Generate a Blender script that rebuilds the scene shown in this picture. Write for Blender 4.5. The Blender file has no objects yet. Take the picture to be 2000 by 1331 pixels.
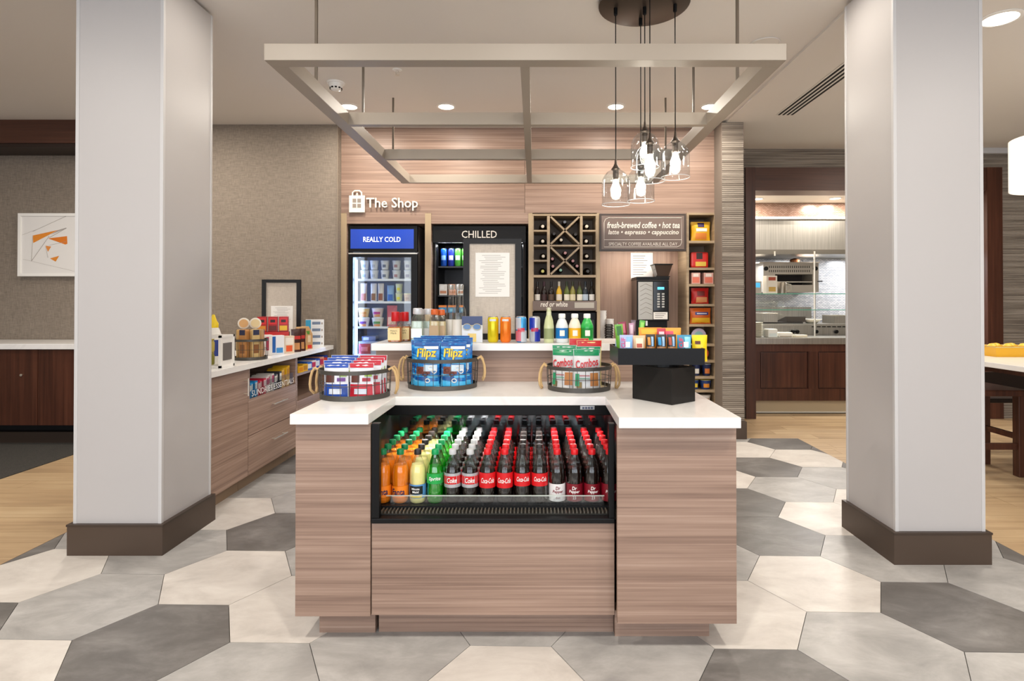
import bpy, bmesh, math, random
from mathutils import Vector, Matrix
R = math.radians
random.seed(7)
sc = bpy.context.scene
COL = sc.collection

# ------------------------------------------------------------------ camera
F, CX, HZ, H = 1120.0, 1043.0, 589.0, 1.3          # focal length (px), vanishing point, eye height
TH = R(0.45); ST, CT = math.sin(TH), math.cos(TH); CY = HZ - F*math.tan(TH)
cam = bpy.data.cameras.new('camera'); cam_o = bpy.data.objects.new('camera', cam); COL.objects.link(cam_o)
cam.sensor_fit = 'HORIZONTAL'; cam.sensor_width = 36.0; cam.lens = F/2000*36
cam.shift_x = -(CX-1000)/2000; cam.shift_y = -(665.5-CY)/2000
cam.clip_start = 0.05; cam.clip_end = 60
cam_o.location = (0, 0, H); cam_o.rotation_euler = (R(90)+TH, 0, 0)
sc.camera = cam_o
# ------------------------------------------------------------------ world, large lights, exposure
w = bpy.data.worlds.new('world'); sc.world = w; w.use_nodes = True
w.node_tree.nodes['Background'].inputs[0].default_value = (0.92, 0.95, 1.0, 1)
w.node_tree.nodes['Background'].inputs[1].default_value = 0.6
sc.view_settings.view_transform = 'Standard'; sc.view_settings.look = 'None'
sc.view_settings.gamma = 1.0; sc.view_settings.use_curve_mapping = False
sc.view_settings.exposure = 0.34
sc.cycles.max_bounces = 6; sc.cycles.diffuse_bounces = 3; sc.cycles.glossy_bounces = 2; sc.cycles.transparent_max_bounces = 10
WINDOW_POWER = 205.0      # daylight through the lobby windows behind the camera
DOWN_POWER = 21.0         # one ceiling downlight
def area_light(name, loc, rot, sx, sy, power, col, parent=None, shape='RECTANGLE', spread=None):
    l = bpy.data.lights.new(name, 'AREA'); l.shape = shape; l.size = sx; l.size_y = sy
    l.energy = power; l.color = col
    if spread: l.spread = spread
    o = bpy.data.objects.new(name, l); COL.objects.link(o); o.location = loc; o.rotation_euler = rot
    if parent: o.parent = parent
    return o
for wx in (-3.6, 0.0, 3.6):
    area_light('window_daylight', (wx, -4.9, 1.6), (R(90), 0, 0), 3.0, 2.3, WINDOW_POWER/3, (0.84, 0.90, 1.0))

def X_(x, Y): return (x-CX)*Y/F
def Z_(y, Y):
    b = -(y-CY)/F; t = Y/(CT-b*ST); return H+t*(ST+b*CT)
def at(x, y, Y):
    a = (x-CX)/F; b = -(y-CY)/F; t = Y/(CT-b*ST); return a*t, H+t*(ST+b*CT)

# ------------------------------------------------------------------ materials
def lin(h):
    h = h.lstrip('#'); o = []
    for i in (0, 2, 4):
        c = int(h[i:i+2], 16)/255; o.append(c/12.92 if c <= .04045 else ((c+.055)/1.055)**2.4)
    return (*o, 1)
MC = {}
def P(hexc, rough=.5, metal=0, emit=0, coat=0, spec=.5):
    k = (hexc, rough, metal, emit, coat, spec)
    if k in MC: return MC[k]
    m = bpy.data.materials.new('plain_'+hexc[1:]); m.use_nodes = True
    b = m.node_tree.nodes['Principled BSDF']
    b.inputs['Base Color'].default_value = lin(hexc); b.inputs['Roughness'].default_value = rough
    b.inputs['Metallic'].default_value = metal; b.inputs['Specular IOR Level'].default_value = spec
    if coat: b.inputs['Coat Weight'].default_value = coat
    if emit:
        b.inputs['Emission Color'].default_value = lin(hexc); b.inputs['Emission Strength'].default_value = emit
    MC[k] = m; return m
def nodes(name):
    m = bpy.data.materials.new(name); m.use_nodes = True; nt = m.node_tree
    return m, nt, nt.nodes['Principled BSDF'], (lambda t: nt.nodes.new('ShaderNode'+t)), nt.links.new
def ramp(n, stops):
    r = n('ValToRGB'); e = r.color_ramp.elements
    while len(e) < len(stops): e.new(0.5)
    for el, (p, c) in zip(e, stops): el.position = p; el.color = lin(c)
    return r
def wood(name, cols, vertical=False, rough=.45, fine=125, long=.8, obj='Object'):
    m, nt, b, n, L = nodes(name)
    tc = n('TexCoord'); oi = n('ObjectInfo'); add = n('VectorMath'); add.operation = 'ADD'
    mul = n('VectorMath'); mul.operation = 'SCALE'; mul.inputs[3].default_value = 7.3
    cmb = n('CombineXYZ'); L(oi.outputs['Random'], cmb.inputs[0]); L(oi.outputs['Random'], cmb.inputs[2]); L(cmb.outputs[0], mul.inputs[0])
    L(tc.outputs['Object'], add.inputs[0]); L(mul.outputs[0], add.inputs[1])
    def nz(sc_, det, dist=0):
        mp = n('Mapping'); mp.inputs['Scale'].default_value = (sc_, sc_, long) if vertical else (long, long, sc_)
        L(add.outputs[0], mp.inputs[0]); t = n('TexNoise'); t.inputs['Scale'].default_value = 1
        t.inputs['Detail'].default_value = det; t.inputs['Roughness'].default_value = .6; t.inputs['Distortion'].default_value = dist
        L(mp.outputs[0], t.inputs[0]); return t
    a = nz(fine, 5, .15); c = nz(fine/5, 3, .3)
    mx = n('Mix'); mx.data_type = 'FLOAT'; mx.inputs[0].default_value = .45
    L(a.outputs[0], mx.inputs[2]); L(c.outputs[0], mx.inputs[3])
    r = ramp(n, [(.32, cols[0]), (.45, cols[1]), (.56, cols[2]), (.70, cols[3])]); L(mx.outputs[0], r.inputs[0])
    L(r.outputs[0], b.inputs['Base Color']); b.inputs['Roughness'].default_value = rough
    bp = n('Bump'); bp.inputs['Strength'].default_value = .08; bp.inputs['Distance'].default_value = .002
    L(a.outputs[0], bp.inputs['Height']); L(bp.outputs[0], b.inputs['Normal'])
    return m
LAM = ['#765e53', '#917768', '#a38878', '#b79f8f']
M_LAM = wood('laminate_oak', LAM)
M_LAMV = wood('laminate_oak_vertical', ['#86695a', '#9d7f6d', '#ab8d79', '#bb9f8b'], True, fine=40)
M_DARKW = wood('dark_walnut', ['#331b13', '#46261a', '#532f21', '#643c2b'], True, rough=.35, fine=40)
M_DARKWH = wood('dark_walnut_flat', ['#38211a', '#4a2d22', '#553528', '#634033'], False, rough=.4, fine=30)
M_PLANK = wood('floor_oak', ['#a0876a', '#b69a78', '#c3a985', '#cfb896'], False, rough=.4, fine=26)
def plank_fix():
    # planks run along X: grain has to vary across Y instead of Z
    for nd in M_PLANK.node_tree.nodes:
        if nd.type == 'MAPPING':
            s = nd.inputs['Scale'].default_value; nd.inputs['Scale'].default_value = (1.0, s[2], 1.0)
plank_fix()
def concrete(name, cols):
    m, nt, b, n, L = nodes(name)
    tc = n('TexCoord'); oi = n('ObjectInfo'); mm = n('Math'); mm.operation = 'MULTIPLY'; mm.inputs[1].default_value = 53
    L(oi.outputs['Random'], mm.inputs[0])
    t = n('TexNoise'); t.noise_dimensions = '4D'; t.inputs['Scale'].default_value = 4.5; t.inputs['Detail'].default_value = 9
    t.inputs['Roughness'].default_value = .68; t.inputs['Distortion'].default_value = .5
    mp = n('Mapping'); mp.inputs['Scale'].default_value = (.75, 1.4, 1); mp.inputs['Rotation'].default_value = (0, 0, .5)
    L(tc.outputs['Object'], mp.inputs[0]); L(mp.outputs[0], t.inputs['Vector']); L(mm.outputs[0], t.inputs['W'])
    r = ramp(n, [(.3, cols[0]), (.48, cols[1]), (.6, cols[2]), (.75, cols[3])]); L(t.outputs[0], r.inputs[0])
    L(r.outputs[0], b.inputs['Base Color']); b.inputs['Roughness'].default_value = .33
    b.inputs['Specular IOR Level'].default_value = .45
    return m
TILE = {'W': concrete('tile_cream', ['#bfb9b3', '#d2ccc6', '#dcd7d1', '#e5e1dc']),
        'L': concrete('tile_light_grey', ['#949291', '#a9a7a5', '#b8b6b4', '#cac8c6']),
        'D': concrete('tile_dark_grey', ['#5b5856', '#6d6a68', '#7d7a78', '#969391'])}
def weave(name, c0, c1, sx, sz, rough=.85, bump=.15):
    m, nt, b, n, L = nodes(name)
    tc = n('TexCoord')
    def nz(s):
        mp = n('Mapping'); mp.inputs['Scale'].default_value = s; L(tc.outputs['Object'], mp.inputs[0])
        t = n('TexNoise'); t.inputs['Scale'].default_value = 1; t.inputs['Detail'].default_value = 4; t.inputs['Roughness'].default_value = .7
        L(mp.outputs[0], t.inputs[0]); return t
    a = nz((sx, sx, sz)); c = nz((sz, sz, sx))
    mx = n('Mix'); mx.data_type = 'FLOAT'; mx.inputs[0].default_value = .5; L(a.outputs[0], mx.inputs[2]); L(c.outputs[0], mx.inputs[3])
    r = ramp(n, [(.38, c0), (.62, c1)]); L(mx.outputs[0], r.inputs[0]); L(r.outputs[0], b.inputs['Base Color'])
    b.inputs['Roughness'].default_value = rough
    bp = n('Bump'); bp.inputs['Strength'].default_value = bump; bp.inputs['Distance'].default_value = .002
    L(mx.outputs[0], bp.inputs['Height']); L(bp.outputs[0], b.inputs['Normal'])
    return m
M_LINEN = weave('linen_wallcovering', '#766b60', '#93877a', 16, 150)
M_LINENP = weave('pale_linen_board', '#b9aea2', '#cdc3b7', 30, 260)
M_CARPET = weave('charcoal_carpet', '#2b2a29', '#47443f', 160, 160, .95, .4)
def stripes(name, c0, c1, c2, freq):
    m, nt, b, n, L = nodes(name)
    tc = n('TexCoord'); mp = n('Mapping'); mp.inputs['Scale'].default_value = (1.2, 1.2, freq); L(tc.outputs['Object'], mp.inputs[0])
    t = n('TexNoise'); t.inputs['Scale'].default_value = 1; t.inputs['Detail'].default_value = 3; L(mp.outputs[0], t.inputs[0])
    mp2 = n('Mapping'); mp2.inputs['Scale'].default_value = (.02, .02, 1); L(tc.outputs['Object'], mp2.inputs[0])
    wv = n('TexWave'); wv.bands_direction = 'Z'; wv.inputs['Scale'].default_value = freq/3.2; wv.inputs['Distortion'].default_value = .4
    L(mp2.outputs[0], wv.inputs[0])
    r = ramp(n, [(.35, c0), (.5, c1), (.65, c2)]); L(t.outputs[0], r.inputs[0])
    mul = n('Mix'); mul.data_type = 'RGBA'; mul.blend_type = 'MULTIPLY'; mul.inputs[0].default_value = .4
    L(r.outputs[0], mul.inputs[6]); L(wv.outputs[0], mul.inputs[7]); L(mul.outputs[2], b.inputs['Base Color'])
    b.inputs['Roughness'].default_value = .75
    bp = n('Bump'); bp.inputs['Strength'].default_value = .6; bp.inputs['Distance'].default_value = .006
    L(wv.outputs[0], bp.inputs['Height']); L(bp.outputs[0], b.inputs['Normal'])
    return m
M_STRIPE = stripes('reed_wallcovering', '#776c62', '#94897d', '#aba094', 55)
def mosaic(name, c0, c1, mortar, sc_, metal=.0, rough=.25):
    m, nt, b, n, L = nodes(name)
    tc = n('TexCoord'); mp = n('Mapping'); mp.inputs['Rotation'].default_value = (R(90), 0, 0); L(tc.outputs['Object'], mp.inputs[0])
    t = n('TexBrick'); t.inputs['Color1'].default_value = lin(c0); t.inputs['Color2'].default_value = lin(c1); t.inputs['Mortar'].default_value = lin(mortar)
    t.inputs['Scale'].default_value = sc_; t.inputs['Mortar Size'].default_value = .03; t.inputs['Brick Width'].default_value = .6
    L(mp.outputs[0], t.inputs[0]); L(t.outputs[0], b.inputs['Base Color']); b.inputs['Roughness'].default_value = rough; b.inputs['Metallic'].default_value = metal
    bp = n('Bump'); bp.inputs['Strength'].default_value = .5; bp.inputs['Distance'].default_value = .004; bp.invert = True
    L(t.outputs[1], bp.inputs['Height']); L(bp.outputs[0], b.inputs['Normal'])
    return m
M_SILVER = mosaic('silver_mosaic', '#e2e2e4', '#b9bcc4', '#8f8e8c', 14, .1)
M_BRONZE = mosaic('bronze_mosaic', '#b8988a', '#9c7c6c', '#7d6252', 17, .2)
def quartz():
    m, nt, b, n, L = nodes('white_quartz'); tc = n('TexCoord')
    t = n('TexNoise'); t.inputs['Scale'].default_value = 2.4; t.inputs['Detail'].default_value = 6; t.inputs['Distortion'].default_value = 1.6
    L(tc.outputs['Object'], t.inputs[0]); r = ramp(n, [(.4, '#ecebea'), (.5, '#f0efee'), (.58, '#e9e8e7'), (.64, '#f1f0ef')])
    L(t.outputs[0], r.inputs[0]); L(r.outputs[0], b.inputs['Base Color']); b.inputs['Roughness'].default_value = .22
    return m
M_QUARTZ = quartz()
def brushed():
    m, nt, b, n, L = nodes('brushed_steel'); tc = n('TexCoord'); mp = n('Mapping'); mp.inputs['Scale'].default_value = (140, 140, 2); L(tc.outputs['Object'], mp.inputs[0])
    t = n('TexNoise'); t.inputs['Scale'].default_value = 1; L(mp.outputs[0], t.inputs[0]); r = ramp(n, [(.3, '#a8a49c'), (.7, '#c4c0b8')]); L(t.outputs[0], r.inputs[0])
    L(r.outputs[0], b.inputs['Base Color']); b.inputs['Metallic'].default_value = .9; b.inputs['Roughness'].default_value = .33
    return m
M_STEEL = brushed()
def glassy(name, tint, fac=.1, rough=.03, edge=.6):
    """thin clear sheet: see-through, with a fresnel-weighted gloss"""
    m = bpy.data.materials.new(name); m.use_nodes = True; nt = m.node_tree; nt.nodes.clear()
    n = lambda t: nt.nodes.new('ShaderNode'+t); L = nt.links.new
    o = n('OutputMaterial'); tr = n('BsdfTransparent'); gl = n('BsdfGlossy'); mx = n('MixShader'); lw = n('LayerWeight')
    tr.inputs[0].default_value = lin(tint); gl.inputs['Roughness'].default_value = rough; gl.inputs['Color'].default_value = (1, 1, 1, 1)
    lw.inputs[0].default_value = .25; mr = n('MapRange'); mr.inputs['To Min'].default_value = fac; mr.inputs['To Max'].default_value = edge
    L(lw.outputs['Facing'], mr.inputs[0]); L(mr.outputs[0], mx.inputs[0]); L(tr.outputs[0], mx.inputs[1]); L(gl.outputs[0], mx.inputs[2]); L(mx.outputs[0], o.inputs[0])
    return m
M_GLASS = glassy('clear_glass', '#fbfdfc', .03, .02, .5)
M_PET = glassy('clear_plastic', '#f5f8f7', .03, .04, .55)
M_PETG = glassy('green_plastic', '#38c255', .1, .06, .6)
M_BROWNG = glassy('brown_glass', '#a5501c', .06, .04, .5)
M_SHADE = glassy('shade_glass', '#eef1f3', .03, .02, .34)
M_GREENEDGE = P('#57b79c', .15)
M_WHITE = P('#f2f0ec', .5); M_BLACK = P('#0d0d0e', .38, spec=.22); M_BLACKG = P('#0c0c0e', .12); M_CEIL = P('#e3ddd6', .8)
M_PILLAR = P('#bcb9b9', .42); M_PTRIM = P('#c9c8c9', .4); M_BASE = P('#4a3b30', .45); M_TAUPE = P('#b5a898', .45)
M_EDGE = P('#b09b7d', .5); M_DARKBACK = P('#5d5045', .7); M_CHROME = P('#d6d0c4', .3, .75); M_BRONZEP = P('#4a4038', .35, .5)
M_WIRE = P('#55524e', .45, .5); M_ROPE = P('#c9a878', .9); M_PAPER = P('#eeebe6', .7); M_INK = P('#77736f', .8)
M_SIGN = P('#75645c', .4); M_SIGNF = P('#3f332d', .4); M_CREAM = P('#ece5da', .5)
# ------------------------------------------------------------------ geometry helpers
def root_of(o):
    while o.parent: o = o.parent
    return o
def join(*gs):
    V, Fc = [], []
    for v, f in gs:
        k = len(V); V += v; Fc += [tuple(i+k for i in q) for q in f]
    return V, Fc
def gbox(x0, x1, y0, y1, z0, z1):
    V = [(x, y, z) for z in (z0, z1) for y in (y0, y1) for x in (x0, x1)]
    return V, [(0, 2, 3, 1), (4, 5, 7, 6), (0, 1, 5, 4), (2, 6, 7, 3), (0, 4, 6, 2), (1, 3, 7, 5)]
def glathe(prof, cx=0, cy=0, seg=20, sy=1.0):
    """prof: (radius, z) pairs from bottom to top; closed where the radius is zero"""
    V, Fc = [], []
    for r, z in prof:
        for i in range(seg):
            a = 2*math.pi*i/seg; V.append((cx+r*math.cos(a), cy+r*sy*math.sin(a), z))
    for k in range(len(prof)-1):
        for i in range(seg):
            j = (i+1) % seg; Fc.append((k*seg+i, k*seg+j, (k+1)*seg+j, (k+1)*seg+i))
    if prof[0][0] > 1e-5: Fc.append(tuple(range(seg-1, -1, -1))) if CAP[0] else None
    if prof[-1][0] > 1e-5 and CAP[0]: Fc.append(tuple((len(prof)-1)*seg+i for i in range(seg)))
    return V, Fc
CAP = [True]
def gopen(prof, *a, **k):
    CAP[0] = False; g = glathe(prof, *a, **k); CAP[0] = True; return g
def gtube(pts, r, seg=6, closed=False):
    pts = [Vector(p) for p in pts]; n = len(pts); V, Fc = [], []
    ref = Vector((0, 0, 1)); prev = None
    for i, p in enumerate(pts):
        a = pts[(i+1) % n] if (closed or i < n-1) else p
        b = pts[i-1] if (closed or i > 0) else p
        t = (a-b).normalized()
        if prev is None:
            s = t.cross(ref)
            if s.length < 1e-3: s = t.cross(Vector((1, 0, 0)))
            s.normalize()
        else:
            s = (prev-t*prev.dot(t)).normalized()
        u = t.cross(s); prev = s
        for k in range(seg):
            q = 2*math.pi*k/seg; V.append(tuple(p+(s*math.cos(q)+u*math.sin(q))*r))
    m = n if closed else n-1
    for i in range(m):
        for k in range(seg):
            i2 = (i+1) % n; k2 = (k+1) % seg
            Fc.append((i*seg+k, i*seg+k2, i2*seg+k2, i2*seg+k))
    if not closed:
        Fc.append(tuple(range(seg-1, -1, -1))); Fc.append(tuple((n-1)*seg+k for k in range(seg)))
    return V, Fc
def gprism(poly, z0, z1):
    n = len(poly); V = [(x, y, z0) for x, y in poly]+[(x, y, z1) for x, y in poly]
    Fc = [tuple(range(n-1, -1, -1)), tuple(range(n, 2*n))]+[(i, (i+1) % n, n+(i+1) % n, n+i) for i in range(n)]
    return V, Fc
def xz(g): # prism drawn in (x, z), extruded along y
    return [(x, z, y) for x, y, z in g[0]], [tuple(reversed(f)) for f in g[1]]
def yz(g): # prism drawn in (y, z), extruded along x
    return [(z, x, y) for x, y, z in g[0]], g[1]
def gmove(g, d=(0, 0, 0), rz=0, rx=0, ry=0):
    m = Matrix.Translation(d) @ Matrix.Rotation(rz, 4, 'Z') @ Matrix.Rotation(ry, 4, 'Y') @ Matrix.Rotation(rx, 4, 'X')
    return [tuple(m @ Vector(v)) for v in g[0]], g[1]
def tag(o, label=None, cat=None, group=None, kind=None):
    if label: o['label'] = label
    if cat: o['category'] = cat
    if group: o['group'] = group
    if kind: o['kind'] = kind
    return o
def mk(name, g, mat, parent=None, smooth=False, bev=0, loc=None, local=False):
    V, Fc = g
    if local: org = Vector((0, 0, 0))
    elif parent is not None: org = Vector(root_of(parent).location)
    elif loc is not None: org = Vector(loc)
    else:
        xs, ys, zs = zip(*V); org = Vector(((min(xs)+max(xs))/2, (min(ys)+max(ys))/2, min(zs)))
    me = bpy.data.meshes.new(name)
    me.from_pydata([(v[0]-org.x, v[1]-org.y, v[2]-org.z) for v in V], [], Fc)
    bm = bmesh.new(); bm.from_mesh(me); bmesh.ops.recalc_face_normals(bm, faces=bm.faces[:]) if len(Fc) > 1 else None
    if bev: bmesh.ops.bevel(bm, geom=[e for e in bm.edges if e.is_manifold and e.calc_face_angle(0) > .5], offset=bev, segments=2, affect='EDGES', profile=.6)
    bm.to_mesh(me); bm.free()
    if smooth:
        me.shade_smooth()
        if hasattr(me, 'set_sharp_from_angle'): me.set_sharp_from_angle(angle=R(42))
    me.materials.append(mat)
    o = bpy.data.objects.new(name, me); COL.objects.link(o)
    if parent is not None: o.parent = parent
    else: o.location = org
    return o
def box(name, x0, x1, y0, y1, z0, z1, mat, parent=None, bev=0, loc=None):
    return mk(name, gbox(min(x0, x1), max(x0, x1), min(y0, y1), max(y0, y1), min(z0, z1), max(z0, z1)), mat, parent, bev=bev, loc=loc)
def empty(name, loc, label=None, cat=None, group=None, kind=None):
    o = bpy.data.objects.new(name, None); COL.objects.link(o); o.location = loc; o.empty_display_size = .05
    return tag(o, label, cat, group, kind)
def copy_tree(o, loc=None, rotz=None, label=None, group=None, parent=None):
    c = o.copy(); COL.objects.link(c); c.parent = parent
    if loc is not None: c.location = loc
    if rotz is not None: c.rotation_euler[2] = rotz
    if label: c['label'] = label
    if group: c['group'] = group
    for ch in [q for q in KIDS.get(o.name, [])]: copy_tree(ch, parent=c)
    return c
KIDS = {}
def seal(o): # remember the finished tree of a prototype
    def rec(p):
        KIDS[p.name] = [q for q in bpy.data.objects if q.parent == p]
        for q in KIDS[p.name]: rec(q)
    rec(o); return o
# lettering: built-in font to mesh
TX = {}
def gtext(s, size, shear=0, bold=0, space=1.0, width=None):
    k = (s, shear, bold, space)
    if k not in TX:
        cu = bpy.data.curves.new('t', 'FONT'); cu.body = s; cu.size = 1; cu.shear = shear; cu.offset = bold; cu.space_character = space
        cu.align_x = 'CENTER'; cu.align_y = 'CENTER'; cu.resolution_u = 2
        o = bpy.data.objects.new('t', cu); COL.objects.link(o)
        dg = bpy.context.evaluated_depsgraph_get(); dg.update()
        me = o.evaluated_get(dg).to_mesh(); V = [tuple(v.co) for v in me.vertices]; Fc = [tuple(p.vertices) for p in me.polygons]
        bpy.data.objects.remove(o); bpy.data.curves.remove(cu)
        xs = [v[0] for v in V]; ys = [v[1] for v in V]; mx, my = (min(xs)+max(xs))/2, (min(ys)+max(ys))/2
        TX[k] = ([(v[0]-mx, v[1]-my) for v in V], Fc, max(xs)-min(xs), max(ys)-min(ys))
    V, Fc, wd, ht = TX[k]
    s1 = size/ht; s0 = width/wd if width else s1          # size = height of the lettering
    return [(x*s0, y*s1) for x, y in V], Fc
def text_front(name, s, x, y, z, size, mat, parent=None, width=None, depth=0, tilt=0, **k):
    """lettering on a surface that faces -Y"""
    V, Fc = gtext(s, size, width=width, **k); ct, st = math.cos(tilt), math.sin(tilt)
    g = ([(x+a*ct-b*st, y, z+a*st+b*ct) for a, b in V], Fc)
    if depth: # raised letters: front face plus skirt
        n = len(V); E = {}
        for f in Fc:
            for i in range(len(f)):
                e = (f[i], f[(i+1) % len(f)]); E[e] = E.get(e, 0)+1
        edge = [e for e in E if (e[1], e[0]) not in E]
        g = (g[0]+[(p[0], y+depth, p[2]) for p in g[0]], list(Fc)+[(b, a, a+n, b+n) for a, b in edge])
    return mk(name, g, mat, parent)
def text_side(name, s, x, y, z, size, mat, parent=None, width=None, **k):
    """lettering on a surface that faces +X"""
    V, Fc = gtext(s, size, width=width, **k)
    return mk(name, ([(x, y+a, z+b) for a, b in V], Fc), mat, parent)
def text_cyl(name, s, cx, cy, z, r, size, mat, parent=None, width=None, ang=-90, **k):
    V, Fc = gtext(s, size, width=width, **k); r += .0006
    return mk(name, ([(cx+r*math.cos(R(ang)+a/r), cy+r*math.sin(R(ang)+a/r), z+b) for a, b in V], Fc), mat, parent)
# pouches and cartons
def pouch_half(u, v, t, kind):
    e = max(0, 1-u*u)**.55
    if kind == 'stand': s = (1-v)**.55*.85+.12*(1-v) if v < .93 else .03
    else:
        q = min(1, max(0, (v-.06)/.86)); s = math.sin(math.pi*q)**.55 if 0 < q < 1 else .02
    return t/2*e*s+.0006
def gpouch(w_, h, t, kind, nx=9, ny=12, jit=.0012, seed=0):
    rnd = random.Random(seed); V, Fc = [], []
    for sd in (-1, 1):
        for j in range(ny+1):
            for i in range(nx+1):
                u = -1+2*i/nx; v = j/ny; y = sd*(pouch_half(u, v, t, kind)+(rnd.uniform(-jit, jit) if 0 < i < nx and 0 < j < ny else 0))
                pinch = 1-.05*math.sin(math.pi*v)
                V.append((u*w_/2*pinch, y, v*h))
    m = (nx+1)*(ny+1)
    for sd in (0, 1):
        for j in range(ny):
            for i in range(nx):
                a = sd*m+j*(nx+1)+i; q = (a, a+1, a+nx+2, a+nx+1); Fc.append(q if sd == 0 else q[::-1])
    return V, Fc
def pouch(name, label, cat, loc, rz, w_, h, t, mat, bands=(), texts=(), kind='stand', tilt=0, group=None, seed=0):
    """bag standing on loc, its front facing -Y; bands: (u0,u1,v0,v1,mat); texts: (s,u,v,size,mat,opts)"""
    o = mk(name, gpouch(w_, h, t, kind, seed=seed), mat, smooth=True, loc=(0, 0, 0)); tag(o, label, cat, group)
    for k, (u0, u1, v0, v1, m) in enumerate(bands):
        V, Fc = [], []; n = 8; nv = 4
        for j in range(nv+1):
            for i in range(n+1):
                u = u0+(u1-u0)*i/n; v = v0+(v1-v0)*j/nv; pinch = 1-.05*math.sin(math.pi*v)
                V.append((u*w_/2*pinch, -pouch_half(u, v, t, kind)-.0022-.0004*k, v*h))
        for j in range(nv):
            for i in range(n):
                a = j*(n+1)+i; Fc.append((a, a+1, a+n+2, a+n+1))
        mk('printed_band', (V, Fc), m, o, smooth=True)
    for s, u, v, size, m, opt in texts:
        tl = opt.pop('tilt', 0) if 'tilt' in opt else 0
        T, Fc = gtext(s, size, **opt); V = []
        for a, b in T:
            a, b = a*math.cos(tl)-b*math.sin(tl), a*math.sin(tl)+b*math.cos(tl)
            uu = max(-.98, min(.98, u+2*a/w_)); vv = max(.01, min(.99, v+b/h))
            V.append((u*w_/2+a, -pouch_half(uu, vv, t, kind)-.0032-.0004*len(bands), v*h+b))
        mk('lettering', (V, Fc), m, o)
    o.location = loc; o.rotation_euler = (tilt, 0, rz); return o
def carton(name, label, cat, loc, rz, w_, d, h, mat, prints=(), texts=(), group=None, bev=.0015, tilt=0, grp=None):
    group = group or grp
    # prints: (x0,x1,z0,z1,mat) as fractions of the front
    o = mk(name, gbox(-w_/2, w_/2, -d/2, d/2, 0, h), mat, bev=bev, loc=(0, 0, 0)); tag(o, label, cat, group)
    for k, (x0, x1, z0, z1, m) in enumerate(prints):
        y = -d/2-.0007-.0003*k
        mk('printed_panel', ([(-w_/2+w_*x0, y, h*z0), (-w_/2+w_*x1, y, h*z0), (-w_/2+w_*x1, y, h*z1), (-w_/2+w_*x0, y, h*z1)], [(0, 1, 2, 3)]), m, o)
    for s, fx, fz, size, m, opt in texts:
        text_front('lettering', s, -w_/2+w_*fx, -d/2-.0024, h*fz, size, m, o, **opt)
    o.location = loc; o.rotation_euler = (tilt, 0, rz); return o
def ORD(i): return ['first', 'second', 'third', 'fourth', 'fifth', 'sixth', 'seventh', 'eighth', 'ninth', 'tenth', 'eleventh', 'twelfth'][i]
# ------------------------------------------------------------------ floor
ZC = 3.02                                  # ceiling height
floor = tag(box('floor', -6.3, 6.7, -5.1, 9.0, -.12, -.012, P('#8f8a84', .6), loc=(0, 0, -.12)), kind='structure')
def clip(poly, axis, lim, keep_less):
    out = []
    for i in range(len(poly)):
        a, b = poly[i], poly[(i+1) % len(poly)]
        ia = (a[axis] <= lim) == keep_less; ib = (b[axis] <= lim) == keep_less
        if ia: out.append(a)
        if ia != ib:
            t = (lim-a[axis])/(b[axis]-a[axis]); out.append((a[0]+(b[0]-a[0])*t, a[1]+(b[1]-a[1])*t))
    return out
S = .306
TCOL = {(-8, 0): 'W', (-7, -1): 'L', (-9, -1): 'D', (-8, -1): 'D', (-7, -2): 'W', (-6, -1): 'D', (-7, 0): 'L', (-6, 0): 'W', (-5, -1): 'W', (-5, -2): 'L',
        (-4, -1): 'L', (-3, -2): 'W', (-6, 1): 'D', (-7, 1): 'W', (-7, 2): 'L', (-6, 2): 'L', (-7, 3): 'D', (-9, 0): 'D', (-8, 1): 'L', (-3, -1): 'L',
        (-2, -1): 'L', (-1, -1): 'W', (-1, -2): 'D', (0, -1): 'L', (1, -1): 'D', (1, -2): 'L', (0, 0): 'W', (-1, 0): 'L', (0, 1): 'D', (1, 0): 'L',
        (2, 0): 'L', (2, 1): 'L', (3, 0): 'D', (1, 1): 'W', (0, 2): 'D', (1, 2): 'L', (2, 2): 'W', (0, 3): 'W', (1, 3): 'D', (2, 3): 'L', (2, 4): 'W',
        (1, 4): 'W', (2, 5): 'D', (3, 4): 'D', (3, 3): 'D', (-5, 0): 'L', (-4, -2): 'D', (-2, -2): 'W', (0, -2): 'W', (-6, -2): 'L', (2, -1): 'W', (3, 1): 'D'}
hexm = {}
g0 = S-.0016
def hexpoly(): return [(g0*math.cos(R(60*i-1.25)), g0*math.sin(R(60*i-1.25))) for i in range(6)]
for c in 'WLD':
    me = bpy.data.meshes.new('floor_tile'); v, f = gprism(hexpoly(), -.012, 0); me.from_pydata(v, [], f); me.materials.append(TILE[c]); hexm[c] = me
TX0, TX1, TY1 = -2.63, 2.50, 5.45
rt = random.Random(3); ca, sa = math.cos(R(-1.25)), math.sin(R(-1.25))
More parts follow.
